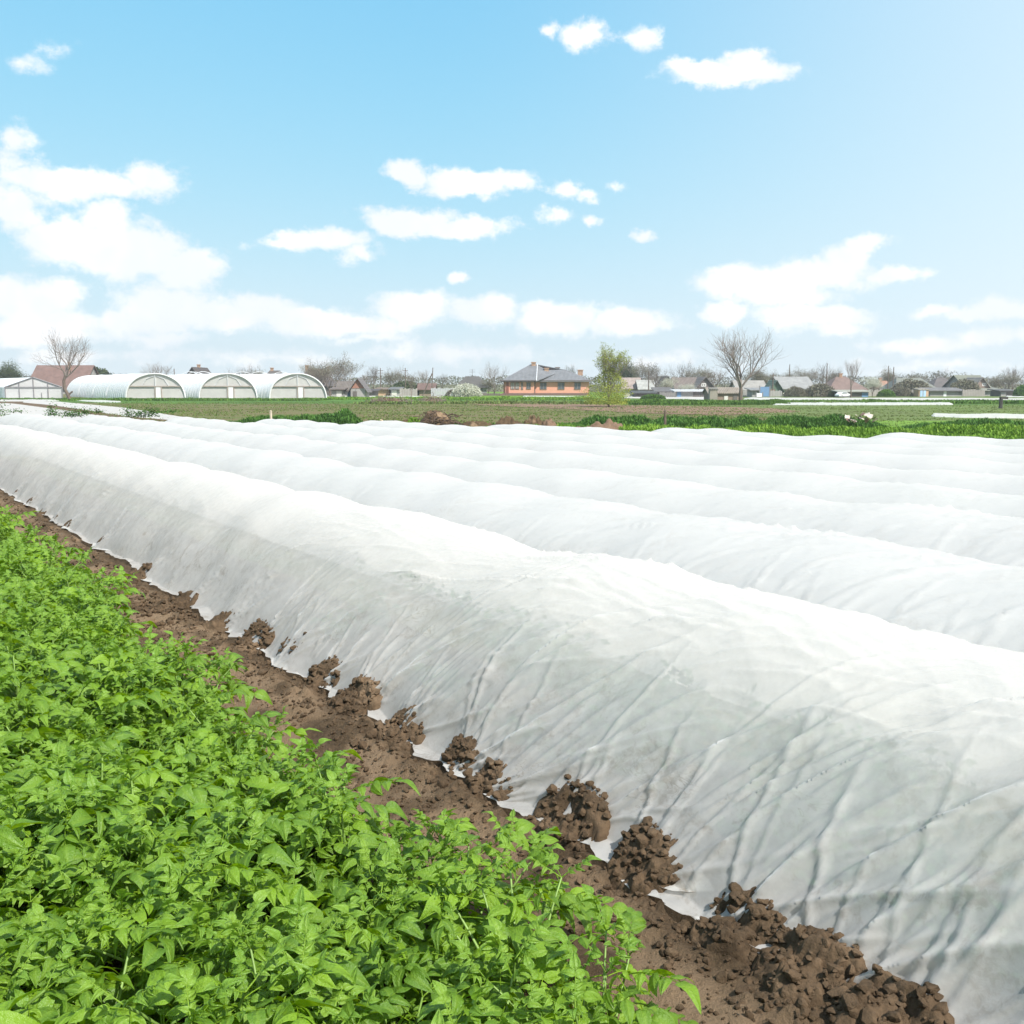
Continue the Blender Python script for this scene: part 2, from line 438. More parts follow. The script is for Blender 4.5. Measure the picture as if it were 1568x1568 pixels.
def sharp(n, k=2.6):
    """cloth fold: thin raised ridge between broad hollows, 0..1"""
    return np.clip(1 - np.abs(n) * k, 0, 1) ** 1.6

ROW_V0, ROW_DV, ROW_H = 3.05, 1.50, 0.80

def row_surface(k, S, T, extra=0.0):
    """S along the row, T across from -1 (foot on the camera's side) over 0 (crest) to 1; returns s, v, z"""
    vc = ROW_V0 + ROW_DV * k
    H = ROW_H * (1 + 0.026 * fbm(S * 0.55, 0 * S + k * 7.7, 2, 41) * 2)
    hoop = np.cos((S + k * 0.37) * 2 * math.pi / 1.25)
    H = H * (1 + 0.015 * hoop)
    wid = 0.74
    a = T * math.pi / 2
    ca = np.cos(a); sa = np.sin(a)
    z = H * np.sign(ca) * np.abs(ca) ** 0.95
    v = vc + wid * sa
    # broad slack between hoops and where plants push
    side = np.clip(np.abs(T) * 1.4, 0, 1)
    b = 0.018 * fbm(S * 1.1 + 0.5 * T, T * 1.6 + k * 3.1, 3, 50 + k) * (0.4 + side)
    q = S + 2.0 * (1 - np.abs(T)) ** 2.0 + 0.2 * fbm(S * .8, T, 2, 58 + k)
    w1 = (sharp(fbm(q * 1.3 + k * 9, T * 0.8, 2, 60 + k), 2.2) - .3) * 0.034 * (0.30 + side)
    w2 = (sharp(fbm(q * 4.2 + k * 5, T * 1.2 + 0.3 * fbm(S, T, 2, 5), 2, 70 + k), 2.2) - .3) * 0.020 * (0.20 + side)
    d = b + w1 * .7 + w2 * .6 + extra
    d = d * (1 - sstep(np.abs(T), 0.93, 1.0) * 0.7)
    return S, v + d * sa * 1.0 + 0.03 * fbm(S * 1.3, S * 0 + k, 2, 80 + k) * side, np.maximum(z + d * ca, 0.0) , d

def dirt_attr(me, val):
    a = me.attributes.new('dirt', 'FLOAT', 'POINT'); a.data.foreach_set('value', np.ascontiguousarray(val, dtype=np.float32).ravel())

def add_row(k, s_start, ds, nt, label):
    vc = ROW_V0 + ROW_DV * k
    s_end = row_end(vc)
    ns = int((s_end - s_start) / ds)
    S = np.linspace(s_start, s_end, ns)[:, None] * np.ones((1, nt)); T = np.ones((ns, 1)) * np.linspace(-1, 1, nt)[None, :]
    extra = 0.0
    if k <= 5:
        r = np.random.default_rng(340 + k); cr = []
        for i in range(150):
            s0 = s_start + 2.5 + (s_end - s_start - 3) * r.uniform() ** 1.2; t0 = r.uniform(0.05, 1.35)
            th = 1.2 * (1 - min(t0, 1.1) / 1.1) ** 1.3 + 0.05 + r.uniform(-.12, .12)
            L = r.uniform(0.3, 1.1); L = L * (1.5 if t0 > .7 else 1)
            for q in range(r.integers(1, 5)):
                o = r.uniform(-.1, .1)
                cr.append((s0 + math.sin(th) * o, t0 + math.cos(th) * o, th + o * .5, L * r.uniform(.6, 1.1), -.07 * L, r.uniform(.004, .013), r.uniform(.010, .020) * (1 + .15 * k)))
        extra = crease_field(S, (T + 1) * 1.12, cr)
    s, v, z, d = row_surface(k, S, T, extra)
    # the far end closes down to the ground like a tent
    e = np.clip((s_end - S) / 1.3, 0, 1)
    cl = np.sqrt(1 - (1 - e) ** 2 * 0.999)
    z = z * cl
    v = vc + (v - vc) * (0.35 + 0.65 * cl)
    X, Y = xy(s, v)
    me = mesh_np('fleece_row_cover', np.stack([X, Y, z + 0.004], -1).reshape(-1, 3), grid_faces(ns, nt)[:, ::-1], M_CLOTH if k == 0 else M_CLOTH_FAR)
    dirt_attr(me, (0.25 + 0.75 * sstep(np.abs(T), 0.35, 0.8)) * (0.35 + 0.65 * sstep(fbm(S * .5, S * 0 + k, 2, 90), -0.2, 0.3)))
    o = thing('fleece_row_cover', label, 'row cover', data=me, group='white fleece covers over the crop rows')
    return o

# ---------------------------------------------------------------- the nearest cover, with folds running up from every heap
def cover_profile(S, A):
    """A: arc position on the camera's side, 0 = edge of the cloth, 1 = crest, up to 2 = far foot. Returns v, z and the outward direction"""
    vc = ROW_V0
    und = fbm(S * 0.55, 0 * S, 2, 41)
    H = ROW_H * (1 + 0.10 * und + 0.012 * np.cos(S * 5.1))
    flap = 0.10
    near = A < 1
    a = np.where(near, -(1 - np.clip((A - flap) / (1 - flap), 0, 1)), A - 1)          # -1 foot .. 1 far foot
    ang = a * math.pi / 2
    ca = np.maximum(np.cos(ang), 0); sa = np.sin(ang)
    wid = 0.76 + 0.05 * fbm(S * 0.8, 0 * S + 3, 2, 43)
    z = H * ca ** (1.10 + 0.20 * (a < 0) + 0.24 * (1 - sstep(S, 2.8, 5.5)) * (a < 0))
    wid = wid + 0.09 * (a < 0) * np.abs(sa) ** 3
    v = vc + wid * np.sign(sa) * np.abs(sa) ** 1.06
    # the side leans out a little less where a hoop or plants push, more where a heap pulls
    u = np.clip(1 - A / flap, 0, 1)
    v = v - u * (0.05 + 0.06 * fbm(S * 2.3, 0 * S, 3, 45)) - 0.085 * np.exp(-np.clip((A - flap) / (1 - flap), 0, 1) / 0.11) * near
    z = z + 0.0
    return v, z, sa, ca

def edge_v(s):
    """where the edge of the nearest cover lies on the soil"""
    s = np.asarray(s, float)
    wid = 0.85 + 0.05 * fbm(s * 0.8, 0 * s + 3, 2, 43)
    pull = 0 * s
    for (hs, hv), (_, _, w, h) in zip(HSV, HEAPS):
        pull = pull + np.exp(-(np.abs(s - hs + .02) / (w * 1.3)) ** 2)
    pull = np.clip(pull, 0, 1)
    return (ROW_V0 - wid - (0.13 + 0.06 * fbm(s * 2.3, 0 * s, 3, 45)) - 0.05 * pull + pull * 0.15 - 0.025
            - tongue(s) - (0.04 * fbm(s * 3.1, 0 * s, 3, 231) + 0.02 * fbm(s * 14, 0 * s, 3, 232)))

def crease_field(S, T, creases):
    """raised creases, each with a shallow trough beside it, over a grid of (s, t)"""
    fan = np.zeros_like(S)
    s_ax = S[:, 0]; t_ax = T[0]
    for (cs, ct, th, L, bend, am, sg) in CREASES:
        ex, ey = -math.cos(th), math.sin(th)                   # towards the camera, up the side
        pad = 0.12 + abs(bend)
        i0 = np.searchsorted(s_ax, min(cs, cs + ex * L) - pad); i1 = np.searchsorted(s_ax, max(cs, cs + ex * L) + pad)
        j0 = np.searchsorted(t_ax, min(ct, ct + ey * L) - pad); j1 = np.searchsorted(t_ax, max(ct, ct + ey * L) + pad)
        if i1 - i0 < 2 or j1 - j0 < 2: continue
        ds_ = S[i0:i1, j0:j1] - cs; dt_ = T[i0:i1, j0:j1] - ct
        x = (ds_ * ex + dt_ * ey) / L; y = -ds_ * ey + dt_ * ex
        y = y - bend * 4 * x * (1 - x) - 0.006 * np.sin(x * 9 + cs * 7)
        wgt = sstep(x, 0.0, 0.10) * (1 - sstep(x, 0.55, 1.0))
        s2 = sg * (0.55 + 0.9 * np.clip(x, 0, 1))
        fan[i0:i1, j0:j1] += wgt * am * (np.exp(-(np.abs(y) / s2) ** 1.35) - 0.45 * 0.4 * np.exp(-((y + 2.1 * s2) / (1.5 * s2)) ** 2))
    return fan

def make_creases():
    r = np.random.default_rng(333); out = []
    for n, ((hs, hv), (_, _, w, h)) in enumerate(zip(HSV, HEAPS)):
        far = float(sstep(hs, 4.0, 9.0))
        for i in range(13):
            th = r.uniform(0.5, 1.9) if i % 3 else r.uniform(0.5, 1.0)
            L = r.uniform(0.25, 0.75) + (0.5 * r.uniform() if i % 4 == 0 else 0) * (1 - far)
            out.append((hs + r.uniform(-.7, .7) * w, 0.14 + r.uniform(-.05, .10), th, L, -r.uniform(0.0, 0.05), r.uniform(0.005, 0.014) * (1 - .3 * far), r.uniform(0.007, 0.013)))
    # bundles of near-parallel tension creases: upright at the edge, level along the crest
    def bundle(s0, t0, L, am, sg, k, jit=0.10):
        tm = (t0 - 0.12) / 1.2
        th = 1.08 * (1 - min(max(tm, 0), 1)) ** 1.5 + 0.03 + 0.28 * float(fbm(np.array(s0 * 0.8), np.array(t0 * 1.5), 2, 335)) + r.uniform(-jit, jit)
        for q in range(k):
            o = r.uniform(-0.09, 0.09) * (0.4 + L)
            out.append((s0 + math.sin(th) * o + r.uniform(-.1, .1) * L * math.cos(th), t0 + math.cos(th) * o, th + r.uniform(-.05, .05) + o * 0.5,
                        L * r.uniform(0.6, 1.15), -0.10 * L * r.uniform(0.3, 1.0), am * r.uniform(0.5, 1.1), sg * r.uniform(0.7, 1.2)))
    for i in range(9):      # a few bold folds fanning from the heaps nearest the camera
        out.append((1.75 + 0.10 * i * (1 if i < 5 else 2.2), 0.14 + .02 * (i % 3), (.50, .62, .78, .95, .42, .7, .9, .55, .8)[i], 1.0 + .25 * (i % 3), -.10, .018, .017))
    for i in range(28):
        bundle(0.8 + 5.6 * r.uniform() ** 1.2, r.uniform(0.14, 0.60), r.uniform(0.5, 1.2), r.uniform(0.006, 0.013), r.uniform(0.008, 0.015), r.integers(2, 5))
    for i in range(84):
        bundle(0.9 + 6.2 * r.uniform() ** 1.15, r.uniform(0.6, 1.45), r.uniform(0.6, 1.8), r.uniform(0.0045, 0.013), r.uniform(0.007, 0.014), r.integers(2, 6), 0.05)
    for i in range(64):
        bundle(3.5 + 13 * r.uniform(), r.uniform(0.1, 0.8), r.uniform(0.15, 0.5), r.uniform(0.004, 0.011), r.uniform(0.010, 0.018), r.integers(1, 4), 0.3)
    return out
CREASES = make_creases()
# points and tongues of the loose edge, as pixels of the photograph
TONGUES = [sv(gp(a_, b_, 0.02)) for a_, b_ in ((175, 852), (240, 900), (350, 955), (405, 975), (488, 1028), (545, 1070), (592, 1102), (632, 1132), (690, 1152), (730, 1182),
           (742, 1196), (785, 1228), (840, 1253), (896, 1288), (945, 1322), (1000, 1362), (1072, 1402), (1140, 1458), (1205, 1468), (1270, 1508), (1330, 1560))]
def tongue(s):
    t = 0 * s
    for i, (ts, tv) in enumerate(TONGUES):
        t = np.maximum(t, np.clip(2.10 - tv + 0.05, 0.03, 0.16) * np.exp(-(np.abs(s - ts) / (0.05 + 0.02 * (i % 3))) ** 1.2))
    return t

def near_cover_mesh(s0, s1, ds, na):
    ns = int((s1 - s0) / ds) + 1
    ag = np.concatenate([np.linspace(0, 1, int(na * 0.64)), np.linspace(1, 2, na - int(na * 0.64) + 1)[1:]])
    S = np.linspace(s0, s1, ns)[:, None] * np.ones((1, len(ag))); A = np.ones((ns, 1)) * ag[None, :]
    v, z, sa, ca = cover_profile(S, A)
    T = A * 1.34                                   # metres up from the edge
    tn = np.clip((A - 0.10) / 0.90, 0, 1)          # 0 foot, 1 crest
    side = (1 - sstep(tn, 0.45, 0.95)) * (A < 1) + (A >= 1) * sstep(A, 1.2, 1.7)
    close = 1 - sstep(S, 3.2, 7.5) * 0.65
    # broad hollows and bulges
    d = 0.045 * fbm(S * 1.0 + 0.6 * tn, tn * 1.5, 2, 201) * (0.35 + side)
    # swooping tension folds: upright at the foot, bending towards the camera and running along the crest
    D = 1.55
    warp = 0.16 * fbm(S * 0.9, tn * 1.1, 3, 203)
    q = S + D * tn ** 2.1 + warp
    amp = close * (0.35 + 0.65 * sstep(fbm(S * 0.6, tn * 0.8, 2, 205), -0.35, 0.25))
    d = d + 0.026 * amp * (sharp(fbm(q * 1.25, tn * 0.4, 2, 207), 2.0) - 0.3)
    d = d + 0.011 * amp * (sharp(fbm(q * 3.4, tn * 0.5, 1, 209), 2.2) - 0.3)
    d = d + 0.0035 * amp * (sharp(fbm(q * 9.5, tn * 0.5, 1, 211), 2.6) - 0.3)
    d = d + 0.006 * side * fbm(S * 5 + tn * 3, tn * 2.5, 2, 219)
    pull = np.zeros_like(S)
    for n, ((hs, hv), (_, _, w, h)) in enumerate(zip(HSV, HEAPS)):
        pull = pull + np.exp(-(np.abs(S - hs + .02) / (w * 1.3)) ** 2) * np.exp(-(np.maximum(T - 0.1, 0) / 0.22) ** 2) * (A < 1)
    fan = crease_field(S, T, CREASES)
    d = d + fan * (A < 1.35)
    d = np.where(A < 0.10, d * (0.3 + 0.7 * A / 0.10), d)
    v = v + d * sa - 0.05 * np.clip(pull, 0, 1) * (tn < 0.6)
    z = z + d * ca
    # loose edge: scallops lying on the soil, little raised corners, torn outline
    edge = np.clip(1 - A / 0.10, 0, 1)
    v = v + edge * (np.clip(pull, 0, 1) * 0.15 - 0.025)
    v = v - edge * tongue(S) + edge * 0.07 * sstep(S, 5.5, 9.0)
    v = v - edge * (0.04 * fbm(S * 3.1, 0 * S, 3, 231) + 0.014 * fbm(S * 11, 0 * S, 2, 232))
    z = z + edge * (0.050 + 0.035 * np.maximum(fbm(S * 3.7, A * 3, 2, 233), 0) + 0.003 * fbm(S * 14, A * 3, 1, 234)) * (1 - np.clip(pull, 0, 1) * 0.6)
    z = z + 0.03 * (1 - edge) * (1 - sstep(A, 0.2, 0.8))
    s_ = S
    gz = soil_low(s_, v)
    z = np.maximum(z, gz * (v < 2.55) + 0.010 + 0.006 * edge)
    return S, A, s_, v, z, tn

def add_near_cover(label):
    parts = []
    V_, F_, D_ = [], [], []
    n0 = 0
    na = 250
    for (a, b, ds) in ((-2.0, 0.5, 0.05), (0.5, 6.0, 0.0095), (6.0, 14.0, 0.025), (14.0, 26.0, 0.05)):
        S, A, s, v, z, tn = near_cover_mesh(a, b, ds, na)
        if b == 26.0:
            e = np.clip((26.0 - S) / 1.4, 0, 1); c = np.sqrt(1 - (1 - e) ** 2 * 0.999)
            z = z * c; v = ROW_V0 + (v - ROW_V0) * (0.35 + 0.65 * c)
        X, Y = xy(s, v)
        V_.append(np.stack([X, Y, z], -1).reshape(-1, 3))
        F_.append(grid_faces(S.shape[0], S.shape[1], n0)[:, ::-1]); n0 += S.size
        low = (1 - sstep(tn, 0.25, 0.75)) * (A < 1)
        D_.append(((0.10 + 0.9 * low + 1.6 * np.clip(1 - A / 0.12, 0, 1)) * (0.45 + 0.55 * sstep(fbm(S * .8, tn * 2, 2, 90), -0.2, 0.3))).ravel())
    # young plants growing under this cover; they press dark green against the cloth
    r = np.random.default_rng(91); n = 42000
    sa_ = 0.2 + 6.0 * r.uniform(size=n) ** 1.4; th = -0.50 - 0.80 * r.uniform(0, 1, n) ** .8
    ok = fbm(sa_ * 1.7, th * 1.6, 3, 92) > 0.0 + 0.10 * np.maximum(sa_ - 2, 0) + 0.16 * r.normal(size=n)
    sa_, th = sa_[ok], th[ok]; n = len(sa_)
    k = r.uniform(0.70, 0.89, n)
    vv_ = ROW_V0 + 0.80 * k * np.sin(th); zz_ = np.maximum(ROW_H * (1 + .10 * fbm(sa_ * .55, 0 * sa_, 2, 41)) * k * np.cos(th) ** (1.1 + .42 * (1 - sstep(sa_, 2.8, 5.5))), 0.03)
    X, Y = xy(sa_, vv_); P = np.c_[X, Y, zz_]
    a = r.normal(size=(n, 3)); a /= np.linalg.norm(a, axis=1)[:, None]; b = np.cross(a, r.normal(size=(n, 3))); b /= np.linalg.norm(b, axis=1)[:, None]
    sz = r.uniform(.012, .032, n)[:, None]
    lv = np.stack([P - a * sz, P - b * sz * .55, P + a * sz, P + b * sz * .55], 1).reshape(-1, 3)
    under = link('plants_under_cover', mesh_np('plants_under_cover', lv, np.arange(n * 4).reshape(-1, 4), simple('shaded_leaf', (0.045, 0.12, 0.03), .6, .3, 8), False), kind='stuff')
    me = mesh_np('fleece_row_cover', np.concatenate(V_), np.concatenate(F_), M_CLOTH)
    dirt_attr(me, np.concatenate(D_))
    return thing('fleece_row_cover', label, 'row cover', data=me, group='white fleece covers over the crop rows')

ORD = ['nearest fleece cover, its edge held down by heaps of soil', 'second', 'third', 'fourth', 'fifth', 'sixth', 'seventh', 'eighth', 'ninth', 'tenth']
for k in range(0, 10):
    lab = ('long white fleece cover nearest the potatoes, its edge weighted with soil' if k == 0 else
           'white fleece row cover, %s counted from the potato plants' % ORD[k])
    if k == 0:
        add_near_cover(lab); continue
    add_row(k, -3.0, {1: .022, 2: .03, 3: .04}.get(k, .055), {1: 100, 2: 80, 3: 64}.get(k, 48), lab)

# loose flaps of the nearest cover lying out over the soil
cover = bpy.data.objects['fleece_row_cover']
for q, (tip, b0, b1) in enumerate((((993, 1360), (1040, 1338), (1058, 1372)), 
        ((1140, 1455), (1190, 1430), (1208, 1458)), ((1270, 1507), (1340, 1480), (1396, 1528)), ((1330, 1560), (1300, 1508), (1400, 1530)))) :
    g = 22; uu, ww = np.meshgrid(np.linspace(0, 1, g), np.linspace(0, 1, g), indexing='ij')
    P0, P1, TP = gp(*b0, 0.10), gp(*b1, 0.10), gp(*tip, 0.045)
    B_ = P0 + (P1 - P0) * uu[..., None]; k_ = (1 - ww) ** 0.75
    XY = TP + (B_ - TP) * (k_[..., None] * 0.96 + 0.04) + (TP - (P0 + P1) / 2) * 0 
    XY = XY + (V * 0.10) * (1 - ww[..., None]) ** 2
    s_ = XY @ U; v_ = XY @ V
    z_ = soil_low(s_, v_) + 0.016 + 0.022 * (1 - ww) ** 1.2 + 0.0025 * np.cos(uu * (11 + q) + q) * (1 - ww * .5) + 0.005 * fbm(uu * 3 + q, ww * 3, 2, 60 + q) + 0.012 * ww ** 3
    me = mesh_np('loose_flap', np.dstack([XY, z_]).reshape(-1, 3), grid_faces(g, g), M_CLOTH); dirt_attr(me, np.full(g * g, 2.2))
    link('loose_flap', me, cover)

# ---------------------------------------------------------------- clods and heaps of soil
def clod_mesh(seed, sub=2, rough=0.35):
    import bmesh
    bm = bmesh.new(); bmesh.ops.create_icosphere(bm, subdivisions=sub, radius=1.0)
    v = np.array([x.co[:] for x in bm.verts]); f = np.array([[q.index for q in p.verts] for p in bm.faces])
    bm.free()
    r = np.random.default_rng(seed)
    # cut by a few random planes for broken faces, then roughen
    for i in range(14):
        n = r.normal(size=3); n /= np.linalg.norm(n); h = r.uniform(0.42, 0.85)
        dd = v @ n; v = v - np.maximum(dd - h, 0)[:, None] * n * 0.95
    k = 1 + rough * 0.35 * (pn(v[:, 0] * 2.1 + seed, v[:, 1] * 2.1 + v[:, 2] * 1.7, seed) + 0.6 * pn(v[:, 0] * 5 + v[:, 2] * 3, v[:, 1] * 5 - v[:, 2] * 2, seed + 3))
    v = v * k[:, None] * np.array([1.0, r.uniform(0.7, 0.95), r.uniform(0.5, 0.75)])
    return mesh_np('clod', v, f, M_CLOD, smooth=False)
CLODS = [clod_mesh(900 + i) for i in range(10)]
CLODS_LOW = [clod_mesh(950 + i, 1) for i in range(8)]

def lie(s, v):
    """height of the soil or of the cloth that lies over it, where the heaps rest"""
    on = sstep(v - edge_v(s), -0.03, 0.02)
    return np.maximum(soil_height(s, v), on * (soil_low(s, v) + 0.012 + 0.085 * np.clip((v - 2.10) / 0.16, 0, 1.5) ** 1.2))

def heap_shape(dx, dy, w, seed):
    r = np.sqrt((dx / (w * 1.25)) ** 2 + (dy / (w * .95)) ** 2)
    r = r + 0.26 * fbm(dx * 8 + seed * 3.3, dy * 8, 3, 400)
    return np.clip(1 - np.clip(r, 0, 1.05) ** 2.2, 0, 1) ** .8

HEAP_LAB = ['tiny dark clod of soil on the cloth edge, farthest left of all in the frame',
            'second tiny dark clod of soil from the left frame edge',
            'third dark clod from the left frame edge, a little larger than the first two',
            'fourth dark clod from the left frame edge, close behind a larger one',
            'fifth and flattest small clod from the left frame edge',
            'small flat heap of soil on the cloth edge after the tiny clods end',
            'dark rounded clod on the white cloth edge, alone above the bare strip',
            'small heap of soil on the cloth edge, next nearer after the lone rounded clod',
            'small heap of soil where the line of close-set heaps begins on the left',
            'broad low heap, second in the line of close-set heaps',
            'dark heap of soil, third in the line of close-set heaps',
            'dark heap of soil, fourth in the line of close-set heaps',
            'dark heap of soil, fifth in the line, before the potato row bulges out',
            'blocky heap of soil just left of the pleated tongue of white cloth',
            'narrow heap of soil just right of the pleated tongue of white cloth',
            'flat blocky heap of soil between two white cloth tongues',
            'large crumbly heap of soil above the torn white scrap',
            'large heap of broken clods above the folded white cloth corner',
            'rounded heap of crumbly soil, third from the bottom frame edge',
            'wide heap of crumbly soil just above the pointed cloth flap',
            'heap of soil cut by the bottom frame edge',
            'heap of soil just below the bottom frame edge']
for n, ((hs, hv), (px, py, w, h)) in enumerate(zip(HSV, HEAPS)):
    r = np.random.default_rng(500 + n)
    hv2 = hv - 0.075
    nn = 80 if n > 9 else 44 if n > 5 else 20
    g = np.linspace(-1.8, 1.8, nn) * w
    DX, DY = np.meshgrid(g, g, indexing='ij')          # along the row, across the row
    sh = heap_shape(DX, DY, w, n)
    sh = sh * (1 - sstep(hv2 + DY, 2.19, 2.25))
    gz = lie(hs + DX, hv2 + DY)
    Z = gz + 0.006 + sh * h * 0.46 * (0.9 + 0.30 * fbm(DX * 12, DY * 12 + n, 3, 410, 0.5)) + sh * 0.022 * np.abs(fbm(DX * 34, DY * 34, 4, 420, .65))
    Z = np.where(sh < 0.02, gz - 0.05, Z)
    X, Y = xy(hs + DX, hv2 + DY)
    ox, oy = xy(hs, hv2)
    me = mesh_np('soil_heap', np.stack([X - ox, Y - oy, Z], -1).reshape(-1, 3), grid_faces(nn, nn)[:, ::-1], M_CLOD)
    lab = HEAP_LAB[n]
    o = thing('soil_heap', lab, 'soil heap', (ox, oy, 0), data=me,
              group='heaps of soil along the cloth edge')
    if n >= 6:
        cnt = int(60 + 80 * (w / 0.11) ** 2) if n > 8 else 24
        for i in range(cnt):
            a = r.uniform(0, 2 * math.pi); q = math.sqrt(r.uniform(0, 1)) * 0.95
            dx, dy = q * math.cos(a) * w * 1.25, q * math.sin(a) * w * .95
            s_ = float(heap_shape(np.array(dx), np.array(dy), w, n))
            if s_ < 0.10 or hv2 + dy > 2.235: continue
            z = float(lie(np.array(hs + dx), np.array(hv2 + dy))) + s_ * h * 0.44 + 0.004
            size = r.choice([0.006, 0.010, 0.015, 0.022, 0.032], p=[.30, .30, .23, .13, .04])
            wx, wy = xy(dx, dy)
            link('clod', CLODS[r.integers(10)], o, (wx, wy, z + size * 0.35), (r.uniform(-.6, .6), r.uniform(-.6, .6), r.uniform(0, 6.3)), size)

# loose clods over the bare strip: the larger ones each a part of the soil, the crumbs one mass
soil_obj = bpy.data.objects['soil']
r = np.random.default_rng(77)
made = 0
while made < 280:
    s = 0.9 + 9.0 * r.uniform() ** 1.6; v = 2.25 - 0.7 * r.uniform() ** 1.6
    if v > edge_v(s) - 0.02: continue
    if fbm(np.array(s * 1.7), np.array(v * 2.2), 2, 19) < -0.22 and r.uniform() < 0.8: continue
    size = r.choice([0.014, 0.02, 0.03, 0.045], p=[.42, .33, .19, .06])
    x, y = xy(s, v); z = float(soil_height(np.array(s), np.array(v)))
    link('clod', CLODS[r.integers(10)], soil_obj, (x, y, z + size * 0.2), (r.uniform(-.5, .5), r.uniform(-.5, .5), r.uniform(0, 6.3)), size)
    made += 1
low_v = [np.array([q.co[:] for q in m.vertices]) for m in CLODS_LOW]
low_f = np.array([[i for i in p.vertices] for p in CLODS_LOW[0].polygons])
mb = MB()
N = 14000
S_ = np.where(r.uniform(size=N) < 0.7, 0.8 + 7.5 * r.uniform(size=N) ** 1.3, 4 + 14 * r.uniform(size=N)); V_ = r.uniform(1.42, 2.36, N)
N_ = None
dens = -9.0 * (V_ > edge_v(S_) - 0.015) + fbm(S_ * 1.7, V_ * 2.2, 2, 19) + 0.20 + 0.3 * r.uniform(size=N) + 0.6 * sstep(V_, 1.84, 2.0)
keep = dens > 0.18
S_, V_ = S_[keep], V_[keep]
Z_ = soil_height(S_, V_); X_, Y_ = xy(S_, V_)
for i in range(len(S_)):
    sz = r.choice([0.004, 0.008, 0.013, 0.020], p=[.3, .33, .25, .12]) * (1 if S_[i] < 7 else 1.8)
    e = Euler((r.uniform(-.6, .6), r.uniform(-.6, .6), r.uniform(0, 6.3))).to_matrix()
    mb.add(low_v[i % 8] @ (np.array(e) * sz) + (X_[i], Y_[i], Z_[i] + sz * 0.2), low_f)
mb.obj('crumbs', M_CLOD, soil_obj, kind='stuff')

# ---------------------------------------------------------------- potato plants
def leaf_material(name, base, pale, trans):
    def fn(t, out):
        oi = t.add('ShaderNodeObjectInfo').outputs['Random']
        oc = t.add('ShaderNodeTexCoord').outputs['Object']
        uvn = t.add('ShaderNodeAttribute', attribute_name='vein').outputs['Fac']
        n = t.noise(oc, 22.0, 3)
        c = t.mix(t.math('ADD', t.math('MULTIPLY', t.math('POWER', oi, 1.5), 1.0), t.math('MULTIPLY', n, 0.35)), base, pale)
        c = t.mix(t.math('MULTIPLY', uvn, 0.55), c, (0.24, 0.38, 0.03))
        back = t.add('ShaderNodeNewGeometry').outputs['Backfacing']
        c = t.mix(t.math('MULTIPLY', back, 0.4), c, (0.17, 0.30, 0.05))
        h = t.math('SUBTRACT', t.noise(oc, 130.0, 3, 0.6), t.math('MULTIPLY', uvn, 0.6))
        bn = t.add('ShaderNodeBump', {'Height': h, 'Strength': 0.8, 'Distance': 0.006}).outputs[0]
        b = t.add('ShaderNodeBsdfPrincipled', {'Base Color': c, 'Roughness': 0.36, 'Specular IOR Level': 0.42, 'Normal': bn})
        tc_ = t.mix(0.55, c, trans)
        tr = t.add('ShaderNodeBsdfTranslucent', {'Color': tc_, 'Normal': bn})
        m = t.add('ShaderNodeMixShader', {0: 0.38, 1: b.outputs[0], 2: tr.outputs[0]})
        t.put(out.inputs[0], m.outputs[0])
    return material(name, fn)
M_LEAF = leaf_material('potato_leaf', (0.028, 0.095, 0.002), (0.215, 0.365, 0.005), (0.50, 0.72, 0.005))
M_YOUNG = leaf_material('young_potato_leaf', (0.12, 0.25, 0.018), (0.22, 0.36, 0.035), (0.40, 0.62, 0.03))
M_STEM = simple('potato_stem', (0.17, 0.27, 0.06), 0.5, 0.3, 30)

def leaflet(r, L, Wd, droop, fold, curl, twist):
    """one leaflet along +x from the origin, points (n,3) and quads; also vein weight"""
    nu, nv = 8, 5
    u = np.linspace(0, 1, nu); w = np.linspace(-1, 1, nv)
    half = Wd * 1.15 * np.sin(np.pi * u ** 0.72) ** 0.85 * (1 - 0.42 * u) + 0.0008
    half[-1] = 0.0005
    Uu, Ww = np.meshgrid(u, w, indexing='ij')
    yy = half[:, None] * Ww
    edge = np.abs(Ww)
    z = fold * np.abs(yy) - curl * half[:, None] * edge ** 3 + 0.11 * Wd * np.sin(Uu * 9 + r.uniform(0, 6)) * edge ** 2
    # the quilting between the side veins
    z = z + 0.09 * Wd * np.cos(Uu * 20 - edge * 5) * edge * (1 - edge) * 4
    bend = -droop * Uu ** 1.6
    x = L * Uu * np.cos(bend * 0.6); zz = z + L * Uu * np.sin(bend)
    tw = twist * Uu
    y2 = yy * np.cos(tw) - zz * 0 - z * np.sin(tw) * 0
    zz = zz + yy * np.sin(tw)
    vein = np.clip(1 - edge * 2.4, 0, 1)
    return np.stack([x, y2, zz], -1).reshape(-1, 3), grid_faces(nu, nv), vein.ravel()

def rotz(a): c, s = math.cos(a), math.sin(a); return np.array([[c, -s, 0], [s, c, 0], [0, 0, 1]])
def rotx(a): c, s = math.cos(a), math.sin(a); return np.array([[1, 0, 0], [0, c, -s], [0, s, c]])
def roty(a): c, s = math.cos(a), math.sin(a); return np.array([[c, 0, s], [0, 1, 0], [-s, 0, c]])

